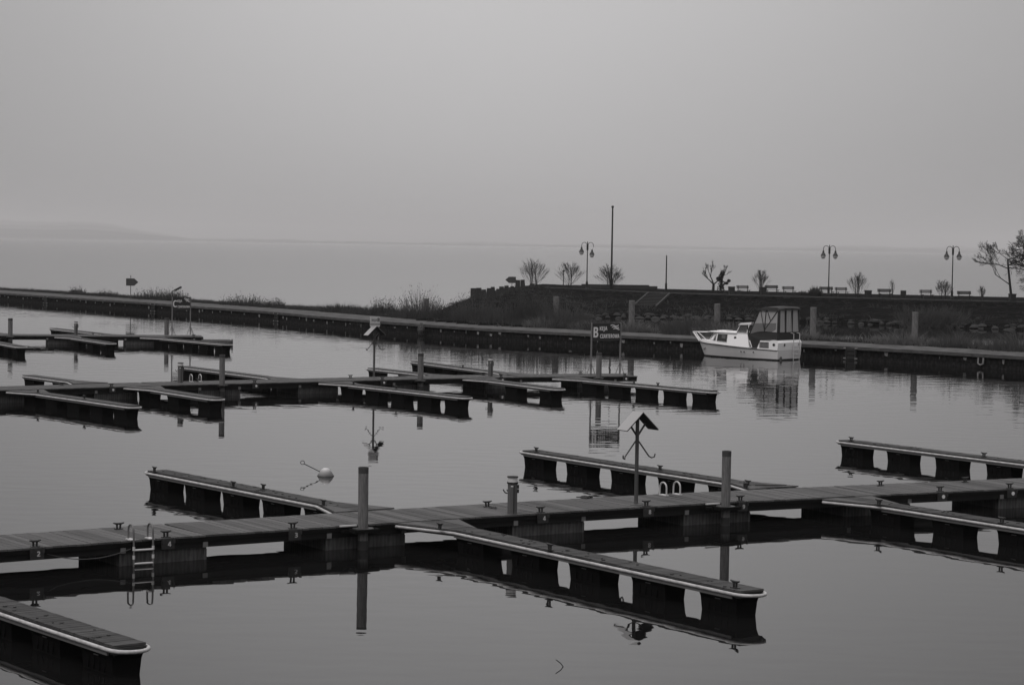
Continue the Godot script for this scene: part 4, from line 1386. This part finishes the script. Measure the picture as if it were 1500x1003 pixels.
func pier_sign(x: float, z: float, w: float, letter: String, label: String, lamp: bool) -> void:
	var o := thing("pier_sign", label, "pier sign", Vector3(x, 0.47, z), yaw(0.84, -0.545), "signs at the ends of the piers")
	var steel := M("sign_steel", 0.14, 0.5)
	for s in [-0.5, 0.5]:
		var b := MB.new()
		b.box(Vector3(s * w, 1.12, 0), Vector3(0.05, 2.24, 0.05))
		part("post", b.mesh(), steel, o)
		b = MB.new()
		for q in [[-0.22, 0.0], [0.22, 0.0], [0.0, 0.3]]:
			b.tube([Vector3(s * w, 0.55, 0), Vector3(s * w + q[0], 0.0, q[1])], 0.018, 5)
		part("foot_strut", b.mesh(), steel, o)
	var p := MB.new()
	p.box(Vector3(0, 1.82, 0.0), Vector3(w - 0.05, 0.76, 0.03))
	var bd := part("board", p.mesh(), M("sign_board", 0.012, 0.6), o)
	var wh := M("sign_white", 0.6, 0.6)
	var g := w / 1.55
	part("big_letter", text_mesh(letter, 0.62 * (0.6 + 0.4 * g)), wh, bd, Vector3(-w * 0.365, 1.81, 0.02), Basis.from_scale(Vector3(0.8, 1, 1)))
	part("lettering", text_mesh("KEJA", 0.235 * g), wh, bd, Vector3(-w * 0.105, 1.98, 0.017), Basis.from_scale(Vector3(0.82, 1, 1)))
	part("lettering", text_mesh("CZARTEROWA", 0.235 * g), wh, bd, Vector3(w * 0.115, 1.645, 0.017), Basis.from_scale(Vector3(0.68, 1, 1)))
	for k in 3:
		var e := MB.new()
		var x0 := w * (0.14 + 0.05 * k)
		for i in 8:
			var a := Vector3(x0 + 0.055 * g * i, 2.09 - k * 0.075 + 0.028 * sin(i * 0.85), 0.018)
			var c := Vector3(x0 + 0.055 * g * (i + 1), 2.09 - k * 0.075 + 0.028 * sin((i + 1) * 0.85), 0.018)
			if c.x > w * 0.46: break
			e.quad(a, c, c + Vector3(0, 0.038, 0), a + Vector3(0, 0.038, 0))
		part("wave_emblem", e.mesh(), wh, bd)
	if lamp:
		var l := MB.new()
		l.tube([Vector3(-0.5 * w, 2.2, 0), Vector3(-0.5 * w, 2.55, 0), Vector3(-0.5 * w + 0.15, 2.62, 0)], 0.03, 6)
		part("lamp_arm", l.mesh(), M("lamp_iron", 0.012), o)
		l = MB.new()
		l.box(Vector3(-0.5 * w + 0.35, 2.7, 0), Vector3(0.45, 0.09, 0.16), Basis(Vector3.BACK, 0.45))
		part("lamp_head", l.mesh(), M("lamp_iron", 0.012), o)

func ladder(x: float, z: float, side: float, label: String) -> void:
	var o := thing("dock_ladder", label, "ladder", Vector3(x, 0.47, z), yaw(0.845, -0.535) + (0.0 if side > 0 else PI), "swim ladders on the piers")
	var st := M("ladder_steel", 0.1, 0.4) if side > 0 else M("ladder_bright", 0.4, 0.4)
	for s in [-0.19, 0.19]:
		var b := MB.new()
		var pts: Array = [Vector3(s, 0.0, -0.16)]
		for k in 9:
			var a := PI - PI * k / 8.0
			pts.append(Vector3(s, 0.17 + 0.12 * sin(a), -0.035 + 0.125 * cos(a)))
		pts.append_array([Vector3(s, 0.0, 0.1), Vector3(s, -0.35, 0.11), Vector3(s, -0.75, 0.11)])
		b.tube(pts, 0.019, 8)
		part("hoop_rail", b.mesh(), st, o)
		b = MB.new()
		b.box(Vector3(s, 0.012, -0.06), Vector3(0.1, 0.02, 0.24))
		part("foot_plate", b.mesh(), M("galvanised_bright", 0.45), o)
		for y in [-0.14, -0.3]:
			b = MB.new()
			b.tube([Vector3(s, y - 0.035, 0.105), Vector3(s, y + 0.035, 0.105)], 0.026, 8)
			part("clamp_band", b.mesh(), M("galvanised_bright", 0.45), o)
	for y in [-0.17, -0.42]:
		var r := MB.new()
		r.tube([Vector3(-0.19, y, 0.11), Vector3(0.19, y, 0.11)], 0.02, 8)
		part("rung", r.mesh(), M("galvanised_bright", 0.45), o)

func pier_things() -> void:
	collar_pile(-2.86, -42.62, 1.62, 0.1, "thick grey mooring pile left of centre in the foreground", true)
	collar_pile(4.7, -47.28, 1.62, 0.1, "thick grey mooring pile right of the roofed post in the foreground", true)
	collar_pile(-11.2, -84.4, 1.6, 0.11, "mooring pile on the middle pier left part, below the left pier sign", false)
	collar_pile(-3.72, -89.3, 1.53, 0.12, "mooring pile on the middle pier near the centre", false)
	collar_pile(3.72, -93.0, 1.5, 0.12, "mooring pile between the legs of the right pier sign", false)
	collar_pile(-28.25, -122.85, 1.45, 0.13, "mooring pile on the farthest pier at the left edge", false)
	collar_pile(-20.2, -127.6, 1.45, 0.13, "mooring pile just left of the left pier sign", false)
	pedestal(0.06, -44.95, 0.0, "service pedestal with white lamp band and side hook on the nearest walkway")
	pedestal(-0.89, -92.3, 0.1, "service pedestal with white band on the middle pier near the centre")
	pedestal(-12.87, -84.8, 0.1, "dark service pedestal on the middle pier beside the ladder hoops")
	pedestal(-24.98, -125.0, 0.1, "service pedestal on the farthest pier at the left")
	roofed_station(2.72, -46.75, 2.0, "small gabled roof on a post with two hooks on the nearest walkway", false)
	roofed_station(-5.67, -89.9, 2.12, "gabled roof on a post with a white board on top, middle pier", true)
	pier_sign(4.1, -95.2, 1.55, "B", "dark pier sign with a big white B on two posts, right end of middle pier", false)
	pier_sign(-19.35, -127.6, 1.16, "C", "dark pier sign with a big white C and a lamp arm, far left", true)
	ladder(-6.78, -40.1, 1.0, "dark ladder with banded rails hanging in front of the nearest walkway")
	ladder(3.58, -48.85, -1.0, "bright ladder hoops on the back edge of the nearest walkway")
	ladder(-12.4, -85.5, -1.0, "ladder hoops on the back edge of the middle pier beside the dark pedestal")

# ------------------------------------------------------------------ the cabin cruiser
func hull_half(s: float) -> float:
	return 1.33 * pow(1.0 - pow(1.0 - clampf(s, 0, 1), 2.4), 0.75) * (1.0 - 0.07 * smoothstep(0.6, 1.0, s))

func sheer_y(s: float) -> float:
	return lerpf(0.82, 0.56, pow(clampf(s, 0, 1), 0.75))

func cruiser() -> void:
	var LB := 5.0
	var o := thing("cabin_cruiser", "white cabin cruiser with dark canvas canopy moored along the quay", "boat", Vector3(10.84, 0, -122.5), deg_to_rad(-38.0))
	o.scale = Vector3(1.085, 1.0, 1.0)
	var white := M("gelcoat", 0.8, 0.35)
	var dull := M("hull_white", 0.6, 0.4)
	var dark := M("canvas", 0.013, 0.85)
	var hull := MB.new()
	var boot := MB.new()
	var prevp: Array = []
	var NS := 24
	for i in NS + 1:
		var s := float(i) / NS
		var sh := sheer_y(s)
		var levels := [-0.25, 0.0, 0.07, 0.3, sh * 0.75, sh]
		var row: Array = []
		for y in levels:
			var f: float = clampf((y + 0.25) / (sh + 0.25), 0, 1)
			var u0: float = -0.36 * (y / 0.82)
			var u: float = lerpf(u0, LB + 0.05 * f, s)
			var flare: float = lerpf(0.66, 1.0, pow(f, 0.6)) if s < 0.5 else lerpf(lerpf(0.66, 0.9, (s - 0.5) * 2.0), 1.0, pow(f, 0.6))
			row.append(Vector3(u, y, hull_half(s) * flare))
		if i > 0:
			for k in row.size() - 1:
				for m in [1.0, -1.0]:
					var a: Vector3 = prevp[k] * Vector3(1, 1, m)
					var b: Vector3 = row[k] * Vector3(1, 1, m)
					var c: Vector3 = row[k + 1] * Vector3(1, 1, m)
					var d: Vector3 = prevp[k + 1] * Vector3(1, 1, m)
					if k < 2: boot.quad(a, b, c, d)
					else: hull.quad(a, b, c, d)
		prevp = row
	for k in prevp.size() - 1:      # transom
		var a: Vector3 = prevp[k]
		var b: Vector3 = prevp[k + 1]
		var am := a * Vector3(1, 1, -1)
		var bm := b * Vector3(1, 1, -1)
		if k < 2: boot.quad(a, am, bm, b)
		else: hull.quad(a, am, bm, b)
	part("hull", hull.mesh(), dull, o)
	part("boot_stripe", boot.mesh(), M("boot_dark", 0.015, 0.6), o)
	var deckm := MB.new()
	var rub: Array = []
	var rubm: Array = []
	for i in NS:
		var s0 := float(i) / NS
		var s1 := float(i + 1) / NS
		var a := Vector3(lerpf(-0.36 * sheer_y(s0) / 0.82, LB, s0), sheer_y(s0) - 0.005, hull_half(s0))
		var b := Vector3(lerpf(-0.36 * sheer_y(s1) / 0.82, LB, s1), sheer_y(s1) - 0.005, hull_half(s1))
		deckm.quad(a, b, b * Vector3(1, 1, -1), a * Vector3(1, 1, -1))
		if i == 0:
			rub.append(a + Vector3(0, -0.02, 0.012)); rubm.append((a + Vector3(0, -0.02, 0.012)) * Vector3(1, 1, -1))
		rub.append(b + Vector3(0, -0.02, 0.012)); rubm.append((b + Vector3(0, -0.02, 0.012)) * Vector3(1, 1, -1))
	rub.append_array([Vector3(LB + 0.05, 0.54, 1.22)])
	part("deck", deckm.mesh(), white, o)
	var rb := MB.new()
	rb.tube(rub, 0.02, 6)
	rb.tube(rubm, 0.02, 6)
	part("rub_rail", rb.mesh(), M("rub_dark", 0.03, 0.6), o)
	var bul := MB.new()       # raised white bulwark round the bow
	for i in 9:
		var s0 := 0.02 + i * 0.03
		var s1 := s0 + 0.03
		for m in [1.0, -1.0]:
			var a := Vector3(lerpf(-0.36, LB, s0), sheer_y(s0), hull_half(s0) * m)
			var b := Vector3(lerpf(-0.36, LB, s1), sheer_y(s1), hull_half(s1) * m)
			bul.quad(a, b, b + Vector3(0, 0.12, -0.02 * m), a + Vector3(-0.03, 0.12, -0.02 * m))
	part("bulwark", bul.mesh(), white, o)
	# fore cabin: outline at deck level and at roof level, port side, bow to stern
	var lo := [Vector3(0.42, 0.80, 0.42), Vector3(1.15, 0.74, 0.92), Vector3(2.0, 0.69, 1.13), Vector3(3.36, 0.63, 1.24)]
	var hi := [Vector3(0.72, 1.33, 0.36), Vector3(1.2, 1.36, 0.78), Vector3(2.0, 1.37, 0.97), Vector3(3.16, 1.36, 1.06)]
	var cab := MB.new()
	for i in 3:
		for m in [1.0, -1.0]:
			var f := Vector3(1, 1, m)
			cab.quad(lo[i] * f, lo[i + 1] * f, hi[i + 1] * f, hi[i] * f)
	cab.quad(lo[0], hi[0], hi[0] * Vector3(1, 1, -1), lo[0] * Vector3(1, 1, -1))
	cab.quad(lo[3], hi[3], hi[3] * Vector3(1, 1, -1), lo[3] * Vector3(1, 1, -1))
	part("fore_cabin", cab.mesh(), white, o)
	var rf := MB.new()
	var rp := PackedVector2Array([Vector2(0.42, 0.0), Vector2(0.5, 0.42), Vector2(1.1, 0.83), Vector2(2.0, 1.03), Vector2(2.52, 1.08), Vector2(2.52, -1.08), Vector2(2.0, -1.03), Vector2(1.1, -0.83), Vector2(0.5, -0.42)])
	rf.prism(rp, Vector3(0, 1.365, 0), Vector3.RIGHT, Vector3.BACK, Vector3.UP * 0.055)
	var roof := part("cabin_roof", rf.mesh(), M("roof_white", 0.75, 0.4), o)
	var ht := MB.new()
	ht.box(Vector3(1.2, 1.445, 0), Vector3(0.6, 0.05, 0.6))
	part("roof_hatch", ht.mesh(), white, roof)
	var glass := M("cabin_glass", 0.012, 0.12)
	var side := func(i: int, f: float, v: float, out: float) -> Vector3:
		var p: Vector3 = lo[i].lerp(lo[i + 1], f).lerp(hi[i].lerp(hi[i + 1], f), v)
		var nn: Vector3 = (lo[i + 1] - lo[i]).cross(hi[i] - lo[i]).normalized()
		if nn.z < 0: nn = -nn
		return p + nn * out
	for wdw in [[0, 0.12, 0.66, "pale"], [0, 0.70, 0.98, "dark"], [1, 0.1, 0.93, "dark"]]:
		var wb := MB.new()
		var i0: int = wdw[0]
		wb.quad(side.call(i0, wdw[1], 0.26, 0.012), side.call(i0, wdw[2], 0.26, 0.012), side.call(i0, wdw[2], 0.88, 0.012), side.call(i0, wdw[1], 0.88, 0.012))
		var wo := part("window", wb.mesh(), glass if wdw[3] == "dark" else M("reflecting_glass", 0.1, 0.15), o)
		var fr := MB.new()
		fr.tube([side.call(i0, wdw[1], 0.26, 0.014), side.call(i0, wdw[2], 0.26, 0.014), side.call(i0, wdw[2], 0.88, 0.014), side.call(i0, wdw[1], 0.88, 0.014)], 0.014, 5, true)
		part("frame", fr.mesh(), M("window_frame", 0.35, 0.5), wo)
		if i0 == 1:
			var cu := MB.new()
			cu.quad(side.call(1, 0.45, 0.56, 0.016), side.call(1, 0.78, 0.5, 0.016), side.call(1, 0.78, 0.8, 0.016), side.call(1, 0.45, 0.84, 0.016))
			part("curtain", cu.mesh(), M("curtain", 0.09, 0.8), wo)
	var fw := MB.new()
	var fl := lo[0].lerp(hi[0], 0.25) as Vector3
	var fh := lo[0].lerp(hi[0], 0.9) as Vector3
	fw.quad(fl + Vector3(-0.012, 0, -0.04), fh + Vector3(-0.012, 0, -0.04), (fh + Vector3(-0.012, 0, -0.04)) * Vector3(1, 1, -1), (fl + Vector3(-0.012, 0, -0.04)) * Vector3(1, 1, -1))
	part("window", fw.mesh(), glass, o)
	var disc := func(called: String, at: Vector3, r: float, ax: Basis, mat: Material) -> void:
		var d := MB.new()
		d.lathe(Vector3.ZERO, [[r * 1.25, -0.01], [r * 1.25, 0.012], [r, 0.016]], 14)
		var ob := part(called, d.mesh(), M("window_frame", 0.35), o, at, ax)
		d = MB.new()
		d.lathe(Vector3.ZERO, [[r, 0.012], [0.0, 0.012]], 14)
		part("pane", d.mesh(), mat, ob)
	disc.call("porthole", side.call(2, 0.36, 0.66, 0.0), 0.065, Basis(Vector3.RIGHT, PI / 2), glass)
	# windscreen and the white hard top over it
	var ws := MB.new()
	var w0 := Vector3(2.42, 1.41, 0.93)
	var w1 := Vector3(2.62, 1.84, 0.88)
	var w2 := Vector3(3.18, 1.86, 0.95)
	var w3 := Vector3(3.1, 1.38, 1.02)
	ws.quad(w0, w1, w1 * Vector3(1, 1, -1), w0 * Vector3(1, 1, -1))
	for m in [1.0, -1.0]:
		var f := Vector3(1, 1, m)
		ws.quad(w0 * f, w3 * f, w2 * f, w1 * f)
	part("windscreen", ws.mesh(), clear("screen_glass", 0.06, 0.72, 0.1), o)
	var wf := MB.new()
	for m in [1.0, -1.0]:
		var f := Vector3(1, 1, m)
		wf.tube([w0 * f, w1 * f], 0.022, 6)
		wf.tube([w3 * f, w2 * f], 0.03, 6)
		wf.tube([w0 * f, w3 * f], 0.018, 6)
	wf.tube([w1, w1 * Vector3(1, 1, -1)], 0.022, 6)
	part("screen_frame", wf.mesh(), white, o)
	var hd := MB.new()
	hd.prism(PackedVector2Array([Vector2(2.55, 1.84), Vector2(3.30, 1.87), Vector2(3.36, 2.02), Vector2(2.72, 1.95)]), Vector3(0, 0, -1.0), Vector3.RIGHT, Vector3.UP, Vector3.BACK * 2.0)
	part("hard_top", hd.mesh(), M("roof_white", 0.75), o)
	# aft cabin
	var ac := MB.new()
	ac.prism(PackedVector2Array([Vector2(3.82, 0.57), Vector2(5.03, 0.55), Vector2(5.06, 0.95), Vector2(5.0, 1.06), Vector2(4.9, 1.1), Vector2(4.76, 1.1), Vector2(4.55, 1.03), Vector2(4.02, 1.05)]), Vector3(0, 0, -1.24), Vector3.RIGHT, Vector3.UP, Vector3.BACK * 2.48)
	part("aft_cabin", ac.mesh(), white, o)
	var aw := MB.new()
	aw.box(Vector3(4.25, 0.82, 1.245), Vector3(0.5, 0.27, 0.016))
	var awo := part("window", aw.mesh(), M("reflecting_glass", 0.1), o)
	var fr2 := MB.new()
	fr2.tube([Vector3(3.99, 0.68, 1.252), Vector3(4.51, 0.68, 1.252), Vector3(4.51, 0.96, 1.252), Vector3(4.0, 0.96, 1.252)], 0.016, 5, true)
	part("frame", fr2.mesh(), M("rub_dark", 0.03), awo)
	for k in 5:
		var cu := MB.new()
		cu.box(Vector3(4.06 + k * 0.095, 0.82, 1.256), Vector3(0.05, 0.25, 0.006))
		part("curtain_fold", cu.mesh(), M("curtain_%d" % (k % 2), [0.17, 0.13][k % 2], 0.8), awo)
	disc.call("porthole", Vector3(4.82, 0.85, 1.24), 0.07, Basis(Vector3.RIGHT, PI / 2), glass)
	disc.call("porthole", Vector3(5.055, 0.84, 0.55), 0.07, Basis(Vector3.BACK, -PI / 2), glass)
	disc.call("porthole", Vector3(5.055, 0.84, -1.0), 0.07, Basis(Vector3.BACK, -PI / 2), glass)
	for q in [[2.85, 0.055], [3.05, 0.06], [3.62, 0.06]]:
		disc.call("outlet", Vector3(q[0], 0.40, hull_half(q[0] / LB) * 0.965), 0.035, Basis(Vector3.RIGHT, PI / 2), M("slot_black", 0.01))
	# canvas canopy: lower skirt, vinyl panes, posts, roof
	var c0 := Vector3(3.42, 1.36, 1.1)     # lower front
	var c1 := Vector3(3.86, 2.74, 1.02)    # upper front
	var c2 := Vector3(4.93, 2.78, 1.02)    # upper aft
	var c3 := Vector3(4.96, 1.52, 1.12)    # lower aft
	var sk := MB.new()
	for m in [1.0, -1.0]:
		var f := Vector3(1, 1, m)
		var pts := [Vector3(3.2, 1.34, 1.12), Vector3(3.78, 1.52, 1.12), Vector3(4.1, 1.56, 1.12), c3, Vector3(4.98, 1.1, 1.2), Vector3(4.76, 1.105, 1.21), Vector3(4.02, 1.05, 1.21), Vector3(3.84, 0.6, 1.2), Vector3(3.46, 0.62, 1.2)]
		for i in range(1, pts.size() - 1): sk.tri(pts[0] * f, pts[i] * f, pts[i + 1] * f)
	sk.quad(Vector3(4.98, 1.1, 1.2), c3, c3 * Vector3(1, 1, -1), Vector3(4.98, 1.1, -1.2))
	part("canopy_skirt", sk.mesh(), dark, o)
	var vinyl := clear("vinyl_pane", 0.42, 0.62, 0.3)
	var pn := MB.new()
	pn.quad(Vector3(3.3, 1.38, 1.1), Vector3(4.14, 1.56, 1.1), Vector3(4.2, 2.72, 1.02), c1)
	part("vinyl_pane", pn.mesh(), vinyl, o)
	pn = MB.new()
	pn.quad(Vector3(4.2, 1.56, 1.1), c3, c2, Vector3(4.24, 2.72, 1.02))
	part("vinyl_pane", pn.mesh(), vinyl, o)
	pn = MB.new()
	pn.quad(Vector3(3.3, 1.38, -1.1), c3 * Vector3(1, 1, -1), c2 * Vector3(1, 1, -1), c1 * Vector3(1, 1, -1))
	part("vinyl_pane", pn.mesh(), vinyl, o)
	pn = MB.new()
	pn.quad(c0, c1, c1 * Vector3(1, 1, -1), c0 * Vector3(1, 1, -1))
	part("vinyl_pane", pn.mesh(), vinyl, o)
	var lowp := MB.new()       # paler rolled lower strip of the side panes
	lowp.quad(Vector3(3.33, 1.40, 1.106), Vector3(4.84, 1.56, 1.112), Vector3(4.84, 2.02, 1.085), Vector3(3.58, 1.98, 1.085))
	part("inner_screen", lowp.mesh(), clear("inner_screen", 0.12, 0.6, 0.5), o)
	for k in 3:
		pn = MB.new()
		var z0 := 0.96 - k * 0.68
		for j in 6:       # slack vinyl in shallow folds
			var za := z0 - j * 0.1
			var zb := za - 0.1
			var da := 0.025 * sin(j * 2.1 + k)
			var db := 0.025 * sin((j + 1) * 2.1 + k)
			pn.quad(Vector3(4.98 + da, 1.52, za), Vector3(4.98 + db, 1.52, zb), Vector3(4.94, 2.78, zb), Vector3(4.94, 2.78, za))
		part("vinyl_pane", pn.mesh(), clear("vinyl_aft", 0.36, 0.75, 0.3), o)
	for k in 4:
		var po := MB.new()
		var zz := 1.02 - k * 0.685
		po.box(Vector3(4.97, 2.15, zz), Vector3(0.05, 1.28, 0.15 if k == 0 else 0.1))
		part("canopy_strip", po.mesh(), dark, o)
	for q in [[Vector3(4.17, 1.54, 1.108), Vector3(4.22, 2.74, 1.03), 0.025], [c3, c2, 0.045], [Vector3(3.3, 1.36, 1.11), c1, 0.03], [Vector3(3.3, 1.36, -1.11), c1 * Vector3(1, 1, -1), 0.03], [Vector3(3.9, 2.7, 1.06), Vector3(4.17, 1.62, 1.11), 0.018], [Vector3(4.9, 2.7, 1.05), Vector3(4.17, 1.62, 1.11), 0.018], [Vector3(4.28, 2.7, 1.05), Vector3(4.5, 2.16, 1.08), 0.018], [Vector3(3.1, 1.86, 0.98), Vector3(3.24, 1.36, 1.08), 0.03]]:
		var po := MB.new()
		po.tube([q[0], q[1]], q[2], 6)
		part("canopy_frame", po.mesh(), dark, o)
	var top := MB.new()
	var tp := [[3.78, 2.74], [4.0, 2.82], [4.4, 2.87], [4.9, 2.87], [5.02, 2.78]]
	for i in tp.size() - 1:
		for j in 6:
			var za := -1.1 + 2.2 * j / 6.0
			var zb := -1.1 + 2.2 * (j + 1) / 6.0
			var ya := 0.05 * (1.0 - za * za / 1.21)
			var yb := 0.05 * (1.0 - zb * zb / 1.21)
			top.quad(Vector3(tp[i][0], tp[i][1] + ya, za), Vector3(tp[i][0], tp[i][1] + yb, zb), Vector3(tp[i + 1][0], tp[i + 1][1] + yb, zb), Vector3(tp[i + 1][0], tp[i + 1][1] + ya, za))
	for m in [1.1, -1.1]:
		for i in tp.size() - 1:
			top.quad(Vector3(tp[i][0], tp[i][1], m), Vector3(tp[i + 1][0], tp[i + 1][1], m), Vector3(tp[i + 1][0], 2.7, m), Vector3(tp[i][0], 2.68, m))
	top.quad(Vector3(5.02, 2.78, 1.1), Vector3(5.02, 2.7, 1.1), Vector3(5.02, 2.7, -1.1), Vector3(5.02, 2.78, -1.1))
	part("canopy_roof", top.mesh(), M("canvas_top", 0.03, 0.8), o)
	# pulpit rail, side rail and stern ladder
	var pu := MB.new()
	for m in [1.0, -1.0]:
		var f := Vector3(1, 1, m)
		pu.tube([Vector3(-0.75, 1.32, 0.02) * f, Vector3(-0.3, 1.33, 0.25) * f, Vector3(0.2, 1.34, 0.5) * f, Vector3(0.45, 1.35, 0.55) * f], 0.022, 6)
		pu.tube([Vector3(-0.75, 1.32, 0.02) * f, Vector3(-0.34, 0.82, 0.05) * f], 0.03, 6)
		pu.tube([Vector3(-0.55, 1.325, 0.12) * f, Vector3(-0.05, 0.84, 0.3) * f], 0.022, 6)
	part("pulpit_rail", pu.mesh(), white, o)
	var gr := MB.new()
	gr.tube([Vector3(3.3, 1.0, 1.22), Vector3(3.4, 1.02, 1.24), Vector3(3.56, 0.66, 1.28), Vector3(3.44, 0.62, 1.27)], 0.02, 6)
	part("grab_rail", gr.mesh(), white, o)
	for m in [-0.25, -0.88]:
		var lr := MB.new()
		lr.tube([Vector3(5.14, -0.1, m), Vector3(5.14, 1.42, m), Vector3(5.05, 1.46, m), Vector3(4.7, 1.47, m)], 0.022, 6)
		part("ladder_rail", lr.mesh(), M("ladder_white", 0.45, 0.4), o)
	for y in [0.08, 0.3, 0.52, 0.74]:
		var lr := MB.new()
		lr.tube([Vector3(5.14, y, -0.25), Vector3(5.14, y, -0.88)], 0.018, 6)
		part("ladder_rung", lr.mesh(), M("ladder_white", 0.45), o)
	var bk := MB.new()
	bk.frustum(Vector3(5.1, 0.09, 0.98), Vector3(0.1, 0.24, 0.2), Vector2(0.06, 0.04))
	part("trim_tab", bk.mesh(), M("rub_dark", 0.03), o)
	var rg := MB.new()
	for k in 3: rg.box(Vector3(0.1 + k * 0.09, 0.38 + 0.04 * k, hull_half(0.07 + k * 0.018) * 0.85), Vector3(0.05, 0.12, 0.01), Basis(Vector3.UP, 0.9))
	part("faded_mark", rg.mesh(), M("faded_mark", 0.22, 0.6), o)

# ------------------------------------------------------------------ small loose things
func small_things() -> void:
	var bu := thing("mooring_buoy", "white mooring buoy with a thin rod and ring left of the foreground pile", "buoy", Vector3(-4.74, 0, -56.0))
	var b := MB.new()
	b.lathe(Vector3.ZERO, [[0.1, -0.12], [0.21, -0.02], [0.215, 0.01], [0.15, 0.12], [0.1, 0.18], [0.06, 0.205], [0.0, 0.21]], 20, Basis.IDENTITY, true)
	part("float_body", b.mesh(), M("buoy_white", 0.5, 0.5), bu)
	b = MB.new()
	b.lathe(Vector3.ZERO, [[0.213, -0.02], [0.222, 0.0], [0.213, 0.02]], 20)
	part("dark_waterline", b.mesh(), M("rub_dark", 0.03), bu)
	b = MB.new()
	b.tube([Vector3(-0.12, 0.1, 0), Vector3(-0.56, 0.31, 0)], 0.012, 6)
	part("rod", b.mesh(), M("slot_black", 0.01), bu)
	b = MB.new()
	var ring: Array = []
	for k in 12: ring.append(Vector3(-0.6 + 0.05 * cos(TAU * k / 12), 0.34 + 0.05 * sin(TAU * k / 12), 0))
	b.tube(ring, 0.009, 5, true)
	part("ring", b.mesh(), M("slot_black", 0.01), bu)
	b = MB.new()
	b.tube([Vector3(0.1, -0.02, 0), Vector3(0.05, 0.05, 0), Vector3(-0.02, 0.1, 0)], 0.007, 5)
	one("floating_twig", b.mesh(), M("slot_black", 0.01), "bent dark twig sticking out of the water at the bottom edge", "twig", Vector3(0.72, 0, -31.0))
	b = MB.new()
	var pts: Array = []
	for k in 13:
		var f := k / 12.0
		pts.append(Vector3(-8.35, 0.36, -39.0).lerp(Vector3(-6.95, 0.32, -39.95), f) - Vector3(0, 0.6 * f * (1.0 - f), 0))
	b.tube(pts, 0.009, 5)
	one("mooring_rope", b.mesh(), M("rope", 0.06, 0.9), "thin slack rope hanging along the front of the nearest walkway at the left", "rope")
	b = MB.new()
	for k in 9:
		b.lathe(Vector3(rng.randf_range(-0.12, 0.12), 0.01, rng.randf_range(-0.09, 0.09)), [[0.0, -0.02], [rng.randf_range(0.04, 0.08), 0.0], [rng.randf_range(0.02, 0.05), 0.035], [0.0, 0.045]], 7)
	b.tube([Vector3(-0.25, 0.02, 0), Vector3(-0.1, 0.03, 0.03), Vector3(0.05, 0.02, 0.0)], 0.012, 5)
	one("weed_heap", b.mesh(), M("wet_weed", 0.012, 0.8), "small dark heap of weed lying on the nearest walkway left of the roofed post", "weed heap", Vector3(1.72, 0.475, -47.9))
	b = MB.new()
	for k in 5:
		b.lathe(Vector3(rng.randf_range(-0.12, 0.12), 0.008, rng.randf_range(-0.05, 0.05)), [[0.0, -0.01], [rng.randf_range(0.025, 0.05), 0.0], [0.0, 0.03]], 6)
	one("weed_heap", b.mesh(), M("wet_weed", 0.012), "little scatter of dark weed beside the service pedestal on the nearest walkway", "weed heap", Vector3(-0.28, 0.475, -45.75))
	b = MB.new()
	b.box(Vector3(0, 0.045, 0), Vector3(0.1, 0.09, 0.1))
	b.box(Vector3(0, 0.095, 0), Vector3(0.115, 0.012, 0.115))
	one("junction_box", b.mesh(), M("slot_black", 0.01), "small black box on the deck corner right of the right foreground pile", "box", Vector3(5.5, 0.46, -50.75))
	b = MB.new()
	b.tube([Vector3(0, 0.01, 0), Vector3(0.35, 0.015, -0.03), Vector3(0.75, 0.012, -0.12)], 0.012, 5)
	one("loose_hose", b.mesh(), M("slot_black", 0.01), "short dark hose end lying on the deck right of the small black box", "hose", Vector3(5.75, 0.475, -51.0))
	# dead leaves and dirt lying on the finger decks
	var lf := MB.new()
	for q in [[-11.0, -37.1, -5.27, -29.75], [-3.0, -45.3, -8.62, -52.68], [-1.65, -43.69, 3.93, -35.48], [6.2, -50.9, 0.45, -59.45], [7.6, -49.05, 13.0, -40.9], [15.6, -55.4, 9.78, -64.2]]:
		for k in 26:
			var f := rng.randf_range(0.1, 0.97)
			var p := Vector2(q[0], q[1]).lerp(Vector2(q[2], q[3]), f)
			var d := Vector2(q[2] - q[0], q[3] - q[1]).normalized().orthogonal() * rng.randf_range(-0.19, 0.19)
			lf.box(Vector3(p.x + d.x, 0.459, p.y + d.y), Vector3(rng.randf_range(0.02, 0.08), rng.randf_range(0.006, 0.016), rng.randf_range(0.02, 0.05)), Basis(Vector3.UP, rng.randf() * TAU))
	var lo := struct("dead_leaves", lf.mesh(), M("wet_weed", 0.012), Vector3.ZERO, "stuff")
	lo.set_meta("label", "dead leaves and dirt scattered on the finger decks")
	lo.set_meta("category", "leaves")
